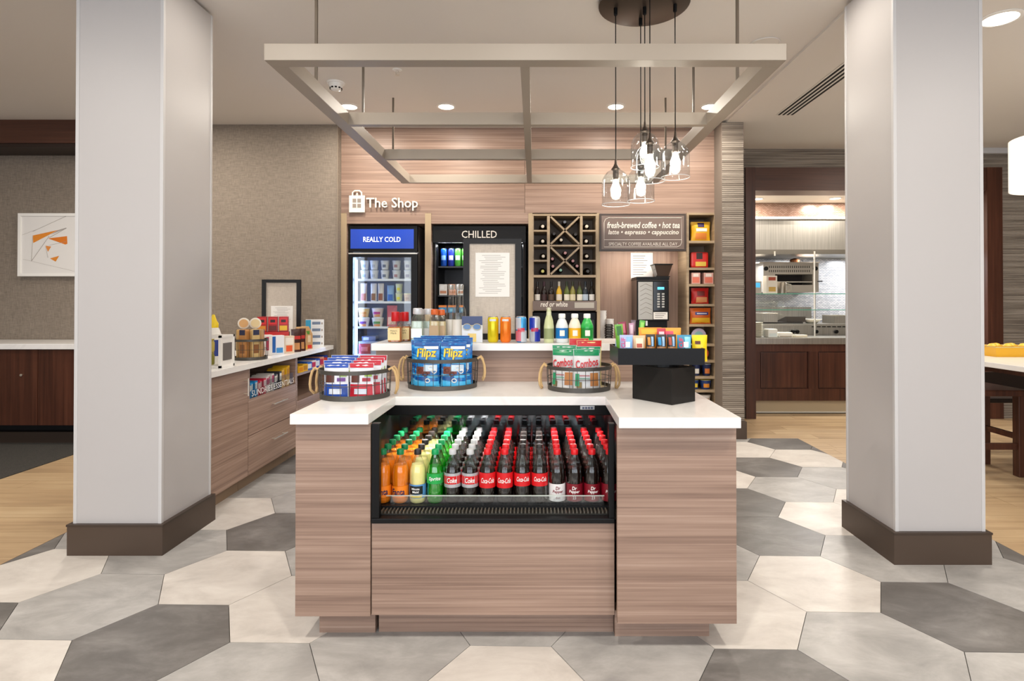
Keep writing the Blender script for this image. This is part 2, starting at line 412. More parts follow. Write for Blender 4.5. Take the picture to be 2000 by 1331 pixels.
for k in range(-9, 4):
    for n in range(-6, 7):
        dx = k*1.5*S; dy = n*math.sqrt(3)*S+(math.sqrt(3)/2*S if k % 2 else 0)
        cx_, cy_ = 1.300+dx*ca-dy*sa, 2.672+dx*sa+dy*ca
        if cy_ < .2: continue
        pol = [(cx_+x, cy_+y) for x, y in hexpoly()]
        q = clip(clip(clip(pol, 0, TX0, False), 0, TX1, True), 1, TY1, True)
        if len(q) < 3: continue
        c = TCOL.get((k, n)) or rt.choice('WLLWD')
        ar = sum(q[i][0]*q[(i+1) % len(q)][1]-q[(i+1) % len(q)][0]*q[i][1] for i in range(len(q)))/2
        if ar < .004: continue
        if ar > .24:
            o = bpy.data.objects.new('floor_tile', hexm[c]); COL.objects.link(o); o.parent = floor; o.location = (cx_, cy_, .12)
        else:
            v, f = gprism([(x-cx_, y-cy_) for x, y in q], -.012, 0); me = bpy.data.meshes.new('floor_tile'); me.from_pydata(v, [], f); me.materials.append(TILE[c])
            o = bpy.data.objects.new('floor_tile', me); COL.objects.link(o); o.parent = floor; o.location = (cx_, cy_, .12)
# oak planks beside the tiles (boards run along X)
PW, PL = .18, 1.22
pm = bpy.data.meshes.new('plank'); v, f = gbox(0, PL-.002, 0, PW-.002, -.012, -.001); pm.from_pydata(v, [], f); pm.materials.append(M_PLANK)
def planks(x0, x1, y0, y1, seed):
    rr = random.Random(seed); y = y0
    while y < y1-.01:
        x = x0-rr.uniform(0, PL*.9); yw = min(PW, y1-y)
        while x < x1:
            a, b = max(x, x0), min(x+PL, x1)
            if b-a > .02:
                if a == x and b == x+PL and yw == PW: o = bpy.data.objects.new('plank', pm)
                else:
                    m = bpy.data.meshes.new('plank'); v, f = gbox(0, b-a-.002, 0, yw-.002, -.012, -.001); m.from_pydata(v, [], f); m.materials.append(M_PLANK)
                    o = bpy.data.objects.new('plank', m)
                COL.objects.link(o); o.parent = floor; o.location = (a, y, .12)
            x += PL
        y += PW
planks(-3.9, TX0-.003, 2.2, 5.5, 1)
planks(TX1+.003, 5.4, 2.2, TY1, 2)
planks(1.75, 5.4, TY1+.003, 6.66, 3)
carpet = tag(box('carpet', -6.2, -3.903, 2.0, 5.7, -.012, .003, M_CARPET), 'charcoal carpet beside the oak planks at the left edge', 'carpet', kind='stuff')
# ------------------------------------------------------------------ ceiling and walls
ceil = tag(box('ceiling', -6.3, 1.83, -5.1, 9.0, ZC, ZC+.1, M_CEIL), kind='structure')
tag(box('ceiling', 1.83, 6.7, -5.1, 6.45, ZC-.018, ZC+.1, M_CEIL), kind='structure')
def wallbox(name, *a): return tag(box(name, *a), kind='structure')
wallbox('wall_left', -6.3, -6.2, -5.1, 9.0, 0-.12, ZC, M_LINEN)
wallbox('wall_right', 6.6, 6.7, -5.1, 9.0, -.12, ZC-.018, M_LINEN)
wb = tag(mk('wall_rear', join(gbox(-6.2, 6.6, -5.1, -5.0, -.012, .35), gbox(-6.2, 6.6, -5.1, -5.0, 2.8, ZC-.02), gbox(-6.2, -5.2, -5.1, -5.0, .35, 2.8), gbox(5.2, 6.6, -5.1, -5, .35, 2.8),
          gbox(-2.0, -1.6, -5.1, -5, .35, 2.8), gbox(1.6, 2.0, -5.1, -5, .35, 2.8)), M_WHITE), kind='structure')
for i, (a, b) in enumerate(((-5.2, -2.0), (-1.6, 1.6), (2.0, 5.2))):
    wn = tag(mk('window_%d' % (i+1), join(gbox(a, b, -5.08, -5.02, .35, .41), gbox(a, b, -5.08, -5.02, 2.74, 2.8), gbox(a, a+.06, -5.08, -5.02, .41, 2.74), gbox(b-.06, b, -5.08, -5.02, .41, 2.74)), M_BRONZEP), kind='structure')
    box('pane', a+.06, b-.06, -5.055, -5.045, .41, 2.74, M_GLASS, wn)
# linen walls at the far left
wallbox('wall_linen', -3.3, -1.906, 5.56, 6.4, -.012, ZC, M_LINEN)
box('edge_trim', -1.912, -1.904, 5.552, 5.56, 0, ZC, P('#8b7f70', .6), bpy.data.objects['wall_linen'])
wallbox('wall_lounge', -6.2, -3.3, 5.75, 5.9, -.012, ZC, M_LINEN)
blk = tag(box('trim_1', -6.2, -3.31, 5.41, 5.75, 2.80, ZC, M_DARKWH), kind='structure')
box('shaded_underside', -6.2, -3.31, 5.43, 5.745, 2.765, 2.80, P('#2b1d17', .5), blk)  # darker slab puts the shade under the bulkhead into its colour
# ------------------------------------------------------------------ wood wall of the shop with its niches
YW, YB = 5.66, 6.30
wx = lambda x: X_(x, YW)
wz = lambda y: Z_(y, YW)
shop = tag(box('wall_shop', -1.906, 1.99, YB, YB+.08, -.012, ZC, M_DARKBACK, loc=(0, YB, 0)), kind='structure')
def wpanel(name, x0, x1, z0, z1, y0=YW, y1=YB, m=None): return box(name, x0, x1, y0, y1, z0, z1, m or M_LAM, shop)
gp = .0015
seam = wx(1025); zs = 2.47
wpanel('wood_panel', -1.906, seam-gp, zs+gp, ZC-.001); wpanel('wood_panel', seam+gp, 1.784, zs+gp, ZC-.001)
wpanel('wood_panel', -1.906, seam-gp, 2.175, zs-gp); wpanel('wood_panel', seam+gp, 1.784, 2.175, zs-gp)
wpanel('wood_panel', wx(677), wx(830), wz(437), 2.175-.001); wpanel('wood_panel', wx(842), wx(1032), wz(437), 2.175-.001)
for a, b in ((666, 677), (830, 842), (1032, 1040), (1166, 1172)):
    wpanel('stile', max(-1.906, wx(a)), wx(b), 0, 2.175-.002)
    wpanel('edge_band', max(-1.906, wx(a)), wx(b), 0, 2.175-.003, YW-.004, YW, M_EDGE)
# reed-textured column at the right of the shop wall
colm = tag(box('wall_column', 1.784, 1.988, 5.43, 6.38, -.012, ZC-.019, M_STRIPE, loc=(1.886, 5.9, 0)), kind='structure')
box('side_face', 1.7815, 1.784, 5.432, YW, 0, ZC-.02, P('#857a70', .7), colm)
tag(box('baseboard_column', 1.775, 2.005, 5.41, 5.428, -.001, .165, M_BASE), kind='structure')
tag(box('baseboard_column', 1.99, 2.005, 5.43, 6.37, -.001, .165, M_BASE), kind='structure')
# header wall over the kitchen window
YH = 6.38
hx0, hx1, hz1 = X_(1455, YH), X_(1955, YH), Z_(328, YH)
wallbox('wall_header', 1.99, 6.6, YH, YH+.12, hz1, ZC-.019, M_STRIPE)
wallbox('wall_kitchen_side', hx1, 6.6, YH, YH+.12, -.012, hz1, M_STRIPE)
wallbox('wall_kitchen_side', 1.99, hx0, YH, YH+.12, -.012, hz1, M_STRIPE)
tag(box('trim_crown', 3.9, 6.6, YH-.05, YH, ZC-.08, ZC-.019, M_PTRIM), kind='structure')
jx0, jx1 = X_(1474, YH), X_(1925, YH); jz = Z_(373, YH)
fr = tag(box('trim_2', hx0, jx0, YH-.03, 6.66, -.001, hz1, M_DARKW), kind='structure')
box('right_jamb', jx1, hx1, YH-.03, 6.66, 0, hz1, M_DARKW, fr)
box('head_panel', jx0, jx1, YH-.02, 6.66, jz, hz1, M_DARKWH, fr)
# kitchen shell
tag(box('wall_kitchen_back', 2.2, 5.6, 8.1, 8.2, -.012, 2.6, M_SILVER), kind='structure')
tag(box('wall_kitchen_left', 2.2, 2.34, 6.67, 8.1, -.012, 2.6, M_CREAM), kind='structure')
tag(box('wall_kitchen_right', 5.3, 5.45, 6.67, 8.1, -.012, 2.6, M_CREAM), kind='structure')
kz = 2.56
tag(box('ceiling_kitchen', 2.2, 5.5, 6.5, 8.1, kz, kz+.05, M_CREAM), kind='structure')
# ------------------------------------------------------------------ pillars
def pillar(x0, x1, y0, y1, label):
    p = empty('pillar', ((x0+x1)/2, (y0+y1)/2, 0), label, 'pillar', 'white pillars with brown base boards')
    box('shaft', x0, x1, y0, y1, .0, ZC-.02, M_PILLAR, p)
    for a in (x0, x1-.012):
        for b in (y0, y1-.012): box('corner_trim', a-.003, a+.015, b-.003, b+.015, .15, ZC-.02, M_PTRIM, p, bev=.002)
    e = .02
    bb = mk('base_board', join(gbox(x0-e, x1+e, y0-e, y0, 0, .155), gbox(x0-e, x1+e, y1, y1+e, 0, .155), gbox(x0-e, x0, y0, y1, 0, .155), gbox(x1, x1+e, y0, y1, 0, .155)), M_BASE, p)
    mk('base_cap', join(gbox(x0-e-.003, x1+e+.003, y0-e-.003, y0, .148, .158), gbox(x0-e-.003, x0, y0, y1, .148, .158), gbox(x1, x1+e+.003, y0, y1, .148, .158)), P('#3d3027', .4), bb)
    return p
pillar(-2.366, -1.918, 2.958, 3.406, 'white square pillar left of the island, beside the snack counter')
pillar(1.796, 2.238, 2.857, 3.300, 'white square pillar right of the island, before the kitchen window')
# ------------------------------------------------------------------ ceiling fittings
def downlight(x, y, r, label, z=ZC, power=None, col=(1, .915, .80), grp='round recessed ceiling downlights'):
    d = empty('ceiling_downlight', (x, y, z), label, 'ceiling light', grp)
    mk('trim_ring', gmove(gopen([(r*1.0, -.001), (r*1.0, -.006), (r*.8, -.008), (r*.78, -.002)], 0, 0, 28), (x, y, z)), P('#efece7', .4), d, smooth=True)
    mk('diffuser', gmove(glathe([(r*.78, -.004), (r*.78, -.003)], 0, 0, 28), (x, y, z)), P('#fff3e2', .5, 0, 8), d)
    l = area_light('downlight_lamp', (0, 0, -.012), (0, 0, 0), r*1.5, r*1.5, DOWN_POWER if power is None else power, col, d, 'DISK')
    return d
for px_, lab in ((681, 'ceiling downlight above the left fridge, far left of the row'), (871, 'ceiling downlight behind the canopy, second from the left'),
                 (1203, 'ceiling downlight behind the pendant cords, third from the left'), (1387, 'ceiling downlight by the textured column, fourth from the left')):
    downlight(X_(px_, 5.04), 5.04, .085, lab, power=DOWN_POWER*.6)
downlight(2.80, 3.43, .115, 'large ceiling downlight at the top right corner', ZC-.018)
for x, y, lab in ((-1.6, 1.2, 'in front of the left pillar'), (0.0, 1.0, 'in front of the island'), (1.6, 1.2, 'in front of the right pillar'), (-4.4, 3.6, 'over the charcoal carpet'), (-3.2, 1.2, 'over the front left floor'),
                  (3.3, 1.0, 'over the front right floor'), (4.3, 4.6, 'over the communal table'), (-1.6, -1.5, 'behind the viewer, left of centre'), (1.6, -1.5, 'behind the viewer, right of centre'), (-4.6, -1.5, 'behind the viewer, far left'),
                  (4.6, -1.5, 'behind the viewer, far right'), (-3.1, 4.6, 'hidden behind the left pillar'), (-1.42, 3.08, 'over the left aisle, just above the frame'), (1.42, 3.08, 'over the right aisle, just above the frame')):
    downlight(x, y, .085, 'ceiling downlight '+lab, ZC if x < 1.83 else ZC-.018, DOWN_POWER*(.2 if y == 3.08 else 1))  # weak aisle pair is added, to light pillar inner faces and cabinet fronts
for px_, py_, lab in ((1480, 388, 'small ceiling downlight in the kitchen, left one'), (1632, 387, 'small ceiling downlight in the kitchen, right one')):
    yk = (kz-H)*F/(HZ-py_); downlight(X_(px_, yk), yk, .075, lab, kz, DOWN_POWER*.55, grp='small downlights in the kitchen ceiling')
downlight(3.9, 7.0, .075, 'small kitchen downlight behind the right pillar', kz, DOWN_POWER*.6, grp='small downlights in the kitchen ceiling')
# smoke detector, sprinkler, ceiling speaker, linear vent
x, y = X_(655, 4.49), 4.49
d = empty('smoke_detector', (x, y, ZC), 'white round smoke detector on the ceiling left of the canopy', 'smoke detector')
mk('base_plate', glathe([(.066, ZC-.012), (.07, ZC-.001)], x, y, 24), M_WHITE, d, True)
mk('sensor_head', glathe([(.02, ZC-.062), (.036, ZC-.058), (.05, ZC-.04), (.056, ZC-.012)], x, y, 24), M_WHITE, d, True)
for i in range(10):
    a = R(36*i); mk('slot', gmove(gbox(-.008, .008, -.003, .003, -.006, .006), (x+.0445*math.cos(a), y+.0445*math.sin(a), ZC-.047), a+R(90)), M_BLACK, d)
x, y = X_(775, 4.24), 4.24
d = empty('fire_sprinkler', (x, y, ZC), 'small chrome fire sprinkler on the ceiling above the canopy', 'sprinkler')
mk('escutcheon', glathe([(.03, ZC-.006), (.036, ZC-.001)], x, y, 20), M_WHITE, d)
mk('frame_arms', join(gtube([(x-.004, y, ZC-.004), (x-.014, y, ZC-.02), (x-.003, y, ZC-.038)], .0025), gtube([(x+.004, y, ZC-.004), (x+.014, y, ZC-.02), (x+.003, y, ZC-.038)], .0025)), M_CHROME, d)
mk('deflector', glathe([(.016, ZC-.042), (.016, ZC-.04)], x, y, 12), M_CHROME, d)
x, y = X_(1495, 3.81), 3.81
d = empty('ceiling_speaker', (x, y, ZC), 'round white ceiling speaker grille above the canopy right corner', 'speaker')
mk('grille', glathe([(.085, ZC-.006), (.09, ZC-.001)], x, y, 28), M_CEIL, d)
mk('ring', gopen([(.1, ZC-.001), (.1, ZC-.008), (.088, ZC-.009), (.086, ZC-.004)], x, y, 28), M_CEIL, d, True)
zc2 = ZC-.018
v = empty('linear_vent', (2.29, 4.3, zc2), 'long slotted air vent in the ceiling by the right pillar', 'vent')
box('slot_backing', 2.205, 2.375, 3.4, 5.22, zc2-.0015, zc2-.0005, P('#1b1714', .9), v)
for i in range(5):
    xs = 2.212+i*.039; box('vent_blade', xs-.008, xs+.008, 3.4, 5.22, zc2-.003, zc2-.0016, M_CEIL, v)
# ------------------------------------------------------------------ hanging canopy frame
cx0, cx1, cy0, cy1, cz0 = X_(514, 2.6), X_(1538, 2.6), 2.6, 5.34, Z_(117.5, 2.6)
cz1 = Z_(85, 2.6); t = .078
can = empty('canopy_frame', ((cx0+cx1)/2, (cy0+cy1)/2, cz0), 'taupe metal grid frame hung from the ceiling over the island', 'canopy')
M_CAN = P('#a2978a', .42)
box('front_beam', cx0, cx1, cy0, cy0+t, cz0, cz1, M_CAN, can, .0015)
box('side_beam', cx0, cx0+t, cy0+t, cy1-.045, cz0, cz1, M_CAN, can, .0015)
box('side_beam', cx1-t, cx1, cy0+t, cy1-.045, cz0, cz1, M_CAN, can, .0015)
box('rear_beam', cx0, cx1, cy1-.045, cy1, cz0, cz1, M_CAN, can, .0015)
mid = -.042
box('middle_beam', mid-.022, mid+.022, cy0+t, cy1-.045, cz0, cz1, M_CAN, can)
for yb in (3.55, 4.41):
    box('cross_beam', cx0+t, mid-.022, yb, yb+.045, cz0, cz1, M_CAN, can)
    box('cross_beam', mid+.022, cx1-t, yb, yb+.045, cz0, cz1, M_CAN, can)
for xr in (cx0+t/2, cx1-t/2):
    for yr in (3.12, 3.98, 4.83): box('hanger_rod', xr-.007, xr+.007, yr-.007, yr+.007, cz1, ZC-.001, P('#625648', .45), can)
# ------------------------------------------------------------------ pendant cluster
pc = (.628, 3.262)
pd = empty('pendant_cluster', (pc[0], pc[1], ZC), 'cluster of five clear glass pendants under a bronze disc', 'pendant light')
mk('ceiling_disc', glathe([(.252, ZC-.03), (.258, ZC-.027), (.258, ZC-.001)], pc[0], pc[1], 48), M_BRONZEP, pd, True)
zd = ZC-.03
for cxp, Y, zb, r in ((1203, 3.29, 397, .080), (1252, 3.41, 390, .080), (1260, 3.28, 323, .080), (1270, 3.10, 350, .080), (1319.5, 3.25, 343, .080)):
    x = X_(cxp, Y); z0 = Z_(zb, Y-.05)
    prof = [(r, 0), (r*.995, .03), (r, .125), (r*.965, .143), (r*.86, .163), (r*.66, .183), (r*.4, .197), (.02, .203)]
    sh = mk('glass_shade', gopen([(a, z0+b) for a, b in prof], x, Y, 28), M_SHADE, pd, True)
    mk('rim', gtube([(x+r*math.cos(R(k*15)), Y+r*math.sin(R(k*15)), z0) for k in range(24)], .0016, 6, True), P('#dfe4e8', .2), sh, True)
    mk('socket', glathe([(.014, z0+.145), (.017, z0+.15), (.017, z0+.195), (.027, z0+.203), (.016, z0+.218), (.008, z0+.235), (.005, z0+.262)], x, Y, 14), M_BRONZEP, pd, True)
    mk('bulb', glathe([(.004, z0+.052), (.02, z0+.058), (.029, z0+.075), (.029, z0+.09), (.019, z0+.115), (.013, z0+.138)], x, Y, 14), P('#fff1dc', .4, 0, 32), pd, True)
    mk('cord', gtube([(x, Y, z0+.26), (x, Y, zd)], .0032, 6), M_BLACK, pd)
    mk('cord_grip', glathe([(.006, zd-.045), (.011, zd-.04), (.011, zd)], x, Y, 10), M_BLACK, pd)
# ------------------------------------------------------------------ island
YL, YR, YC = 2.192, 2.142, 2.196           # fronts of left block, right block, centre
ZT, ZU = .875, .836                        # quartz top and underside
lx0 = at(577, 1000, YL)[0]; lx1 = at(723.5, 1000, YL)[0]; rx0 = at(1205.5, 1000, YR)[0]; rx1 = at(1438.5, 1000, YR)[0]
IB = 3.40
isl = empty('island', (-.08, 2.8, 0), 'wood laminate island cabinet with an open drinks cooler in front', 'island')
box('left_block', lx0+.002, -.662, YL+.02, IB, .10, ZU, M_LAM, isl)
box('right_block', .35, rx1-.002, YR+.02, IB, .10, ZU, M_LAM, isl)
box('left_panel', lx0, lx1, YL, YL+.02, .10, ZU-.002, M_LAM, isl, .001)
box('right_panel', rx0, rx1, YR, YR+.02, .10, ZU-.002, M_LAM, isl, .001)
cpx0, cpx1 = lx1+.004, rx0-.003
box('centre_panel', cpx0, cpx1, YC, YC+.02, .103, .452, M_LAM, isl, .001)
box('rear_core', -.65, .34, 2.87, IB, .10, ZU, M_LAM, isl)
box('toe_kick', at(624, 1230, 2.26)[0], at(733, 1230, 2.26)[0], 2.26, 2.30, 0, .10, M_LAM, isl)
box('toe_kick', at(740, 1230, 2.265)[0], at(1198, 1230, 2.265)[0], 2.265, 2.30, 0, .103, M_LAM, isl)
box('toe_kick', at(1201, 1230, 2.235)[0], at(1385, 1230, 2.235)[0], 2.235, 2.30, 0, .10, M_LAM, isl)
box('toe_core', -.80, .64, 2.30, 3.3, 0, .10, M_BASE, isl)
# U-shaped quartz top
yl_, yr_ = YL-.031, YR-.045; sl, sr = X_(566.5, yl_), X_(1447, yr_); nx0, nx1 = -.618, .318; yn = 2.56
U = [(sl, yl_), (lx1, yl_), (nx0, yn), (nx1, yn), (rx0, yr_), (sr, yr_), (sr, IB+.02), (sl, IB+.02)]
top = tag(mk('island_worktop', gprism(U, ZU, ZT), M_QUARTZ, bev=.002), 'white quartz worktop stepped around the drinks cooler', 'worktop')
# raised riser shelf at the back of the island
YRF = 3.04; ux0, ux1 = X_(725, 2.99), .735; UZ0, UZ1 = 1.043, 1.080
ris = empty('riser_shelf', (0, 3.2, ZT), 'raised wood riser with white quartz ledge holding bottles and cans', 'shelf')
box('riser_body', ux0+.012, ux1-.01, YRF, 3.36, ZT+.0005, UZ0, M_LAM, ris)
box('ledge', ux0, ux1, YRF-.05, 3.40, UZ0, UZ1, M_QUARTZ, ris, .002)
# ------------------------------------------------------------------ open drinks cooler set into the island
fz0 = .475; fx0, fx1 = cpx0, cpx1
fr_ = empty('open_cooler', (-.155, 2.4, .455), 'black open-front drinks cooler built into the island', 'cooler')
CB, CBY = .492, 2.80                       # deck height, back mirror
box('sill', fx0, fx1, YC-.012, YC+.03, .455, .474, M_BLACK, fr_, .003)
box('front_frame', fx0, at(742, 920, YC)[0], YC-.010, YC+.022, .474, at(1043, 827, YC)[1], M_BLACK, fr_, .003)
box('front_frame', at(1188.5, 920, YC)[0], fx1, YC-.010, YC+.022, .474, at(1043, 827, YC)[1], M_BLACK, fr_, .003)
# side cheeks follow the sloping glass line from the front frame up to the worktop
zf = at(1043, 827, YC)[1]
for a, b in ((-.662, -.655), (.343, .350)):
    mk('side_cheek', yz(gprism([(YC+.022, .455), (CBY, .455), (CBY, ZU), (yn, ZU), (YC+.022, zf)], a, b)), P('#0d0d0e', .35, spec=.25), fr_)
box('canopy_hood', -.655, .343, yn, yn+.05, at(1043, 812, yn)[1], ZU-.0005, M_BLACK, fr_, .003)
box('mirror_back', -.655, .343, CBY-.006, CBY, CB, ZU-.02, P('#6f7174', .06, .95), fr_)
box('deck', -.655, .343, YC+.076, CBY-.006, .455, CB, P('#121213', .4, spec=.3), fr_)
box('air_grille', -.655, .343, YC+.03, YC+.0755, .455, .478, P('#26241f', .4), fr_)
for i in range(62):
    xa = -.594+i*.0143; box('grille_fin', xa, xa+.005, YC+.032, YC+.073, .478, .486, P('#6b665c', .35, .4), fr_)
mk('front_glass', gbox(-.585, .278, YC+.078, YC+.083, CB+.0005, .529), M_GLASS, fr_)
box('glass_edge', -.585, .278, YC+.0775, YC+.0835, .529, .5315, P('#c9d4cf', .1), fr_)
mk('badge', gbox(*[X_(q, yn) for q in (1133, 1161)], yn-.004, yn, at(1043, 800.5, yn)[1], at(1043, 793, yn)[1]), P('#c8ccd0', .2, .6), fr_, bev=.001)
for i in range(4): box('badge_mark', X_(1137+i*5.5, yn), X_(1141+i*5.5, yn), yn-.0046, yn-.004, at(1043, 799, yn)[1], at(1043, 795, yn)[1], P('#3a4660', .4), fr_)
area_light('cooler_strip', (0, 2.61-2.4, ZU-.03-.455), (R(-48), 0, 0), .9, .03, 20.0, (1, .97, .92), fr_)
# ---- bottles
BP = [(.0, .001), (.027, .0), (.0325, .005), (.0342, .018), (.0342, .058), (.0328, .072), (.0342, .09), (.0345, .12), (.0325, .142), (.026, .163), (.018, .186), (.0135, .200), (.0132, .208)]
def soda(name, cat, shell, liquid, fill, capm, lab, lz0, lz1, letters=(), hips=True):
    o = mk(name, glathe(BP, 0, 0, 18), shell, smooth=True, loc=(0, 0, 0)); tag(o, 'x', cat)
    inner = []
    for r, z in BP:
        if z >= fill:
            p = [q for q in BP if q[1] < fill][-1]; tt = (fill-p[1])/(z-p[1]); inner.append((max(.001, p[0]+(r-p[0])*tt-.0012), fill)); break
        inner.append((max(0, r-.0012), z+.0012))
    inner.append((0, fill))
    mk('liquid', glathe(inner, 0, 0, 16), liquid, o, True)
    mk('cap', glathe([(.0148, .2035), (.0152, .206), (.0150, .222), (.0135, .2255), (0, .2258)], 0, 0, 16), capm, o, True)
    if lab:
        lb = mk('label_wrap', gopen([(.0351, lz0), (.0353, (lz0+lz1)/2), (.0351, lz1)], 0, 0, 20), lab, o, True)
        for s, z, size, width, m, k in letters: text_cyl('lettering', s, 0, 0, z, .0356, size, m, lb, width=width, **k)
    return o
ORG_ = P('#ff8a14', .18); COLA = P('#170b08', .08); LEMON = P('#fff0a0', .2); LIME = P('#45e873', .15)
RED = P('#d3141c', .35); WHT = P('#f4f3f0', .4); SIL = P('#b9bbbf', .35, .3); MAR = P('#7d0d1f', .35); BLU = P('#123a9c', .4)
soda_kinds = {
 'fanta': soda('orange_soda_bottle', 'bottle', M_PET, ORG_, .16, P('#0a7a48', .4), P('#ff8a1c', .3), .028, .075, [('Fanta', .052, .026, .056, P('#171b52', .4), dict(shear=.1, bold=.02))]),
 'lemonade': soda('lemonade_bottle', 'bottle', M_PET, LEMON, .163, P('#2b2320', .4), P('#5a94cf', .35), .025, .082, []),
 'sprite': soda('lemon_lime_soda_bottle', 'bottle', M_PETG, LIME, .155, P('#0d9a57', .35), P('#1ea64b', .3), .085, .128, [('Sprite', .106, .02, .052, WHT, dict(shear=.2, bold=.02))]),
 'diet': soda('diet_cola_bottle', 'bottle', M_PET, COLA, .147, P('#c4c6c9', .4), SIL, .07, .13, []),
 'coke': soda('cola_bottle', 'bottle', M_PET, COLA, .147, RED, RED, .068, .132, [('Coca-Cola', .10, .022, .058, WHT, dict(shear=.35, bold=.015))]),
 'zero': soda('sugar_free_cola_bottle', 'bottle', M_PET, COLA, .147, P('#26201e', .4), RED, .076, .13, [('Coca-Cola', .106, .02, .056, WHT, dict(shear=.35, bold=.015))]),
 'dietpep': soda('diet_pepper_soda_bottle', 'bottle', M_PET, COLA, .147, RED, P('#e6e4e4', .4), .012, .085, [('Dr', .068, .015, .02, MAR, dict(shear=.15, bold=.02)), ('Pepper', .052, .016, .046, MAR, dict(shear=.15, bold=.02)), ('diet', .028, .01, .02, MAR, {})]),
 'pepper': soda('pepper_soda_bottle', 'bottle', M_PET, COLA, .147, RED, MAR, .012, .085, [('Dr', .068, .015, .02, WHT, dict(shear=.15, bold=.02)), ('Pepper', .052, .016, .046, WHT, dict(shear=.15, bold=.02)), ('23', .028, .012, .014, WHT, {})])}
lk = soda_kinds['lemonade']; lw_ = bpy.data.objects.new('x', None)
def ring(o, name, r, z0, z1, m, a0=0, a1=360):
    n = 16; V = []; Fc = []
    for i in range(n+1):
        a = R(a0+(a1-a0)*i/n)
        for z in (z0, z1): V.append((r*math.cos(a), r*math.sin(a), z))
    for i in range(n): Fc.append((2*i, 2*i+2, 2*i+3, 2*i+1))
    return mk(name, (V, Fc), m, o)
ring(lk, 'label_badge', .0358, .042, .076, P('#141c1c', .4), -140, -40); ring(lk, 'label_fruit', .0359, .028, .04, P('#f2d21e', .4), -135, -45)
text_cyl('lettering', 'Minute', 0, 0, .065, .0360, .009, WHT, lk, width=.034, bold=.02); text_cyl('lettering', 'Maid', 0, 0, .052, .0360, .009, WHT, lk, width=.026, bold=.02)
dk = soda_kinds['diet']; ring(dk, 'label_stripe', .0357, .084, .118, RED, -180, 180); text_cyl('lettering', 'Coke', 0, 0, .101, .0358, .022, WHT, dk, width=.042, shear=.2, bold=.02)
bpy.data.objects.remove(lw_)
cols = [('fanta', 'leftmost column'), ('fanta', 'second column from the left'), ('lemonade', 'third column'), ('sprite', 'column beside the lemonade'), ('diet', 'column beside the green bottles'),
        ('diet', 'silver-label column beside red labels'), ('coke', 'first red-label column'), ('coke', 'second red-label column'), ('zero', 'first black-cap column'), ('zero', 'second black-cap column'),
        ('dietpep', 'white-label column'), ('pepper', 'first maroon-label column'), ('pepper', 'second maroon-label column'), ('pepper', 'rightmost maroon-label column')]
DESC = {'fanta': 'orange soda bottle with green cap', 'lemonade': 'pale lemonade bottle with dark cap', 'sprite': 'green soda bottle with green cap', 'diet': 'cola bottle with grey cap',
        'coke': 'cola bottle with red cap', 'zero': 'cola bottle with black cap', 'dietpep': 'dark soda bottle with red cap', 'pepper': 'dark soda bottle with red cap'}
PXF = [749, 780, 814, 849, 884, 919, 954.6, 988.8, 1021.7, 1055, 1090.8, 1126, 1162, 1187]
used = set(); rj = random.Random(5)
for k in soda_kinds.values(): seal(k)
for i, (k, where) in enumerate(cols):
    for r_ in range(6):
        y = 2.318+r_*.0782; x = -.609+i*.0702+rj.uniform(-.0002, .0002)
        lab = '%s, %s, %s row from the front' % (DESC[k], where, ORD(r_)); pr = soda_kinds[k]
        if k not in used: used.add(k); pr.location = (x, y, CB+.0005); pr['label'] = lab; pr['group'] = 'soda bottles in the open cooler'; o = pr
        else: o = copy_tree(pr, (x, y, CB+.0005), None, lab, 'soda bottles in the open cooler')
        o.scale = (.965, .965, .94)
        o.rotation_euler[2] = R(rj.uniform(-9, 9)) if r_ else R(rj.uniform(-6, 6))
# ------------------------------------------------------------------ shop lettering on the wood wall
sg = empty('shop_sign', (X_(750, 5.64), 5.65, wz(417)), 'raised white shop sign with a small bag emblem on the wood wall', 'sign')
bx0, bx1, bz0, bz1 = wx(683), wx(713.5), wz(416), wz(383)
box('bag_emblem', bx0, bx1, YW-.03, YW-.012, bz0, bz1, M_CREAM, sg, .002)
for i in (0, 1):
    for j in (0, 1):
        ex, ez = wx(690+i*9.3), wz(407-j*10)
        box('emblem_pane', ex, ex+.036, YW-.0315, YW-.0302, ez, ez+.039, P('#8f8379', .5), sg)
hx = (bx0+bx1)/2
mk('bag_handle', gtube([(hx-.045, YW-.021, bz1), (hx-.043, YW-.021, bz1+.03), (hx-.022, YW-.021, bz1+.047), (hx+.022, YW-.021, bz1+.047), (hx+.043, YW-.021, bz1+.03), (hx+.045, YW-.021, bz1)], .008, 8), M_CREAM, sg, True)
mk('bag_drop', glathe([(0, bz1), (.01, bz1+.006), (.012, bz1+.014), (.004, bz1+.026), (0, bz1+.028)], hx, YW-.021, 10), M_CREAM, sg, True)
text_front('sign_lettering', 'The Shop', (wx(716.5)+wx(817))/2, YW-.03, wz(400), .128, M_CREAM, sg, width=wx(817)-wx(716.5), depth=.02, bold=.008)
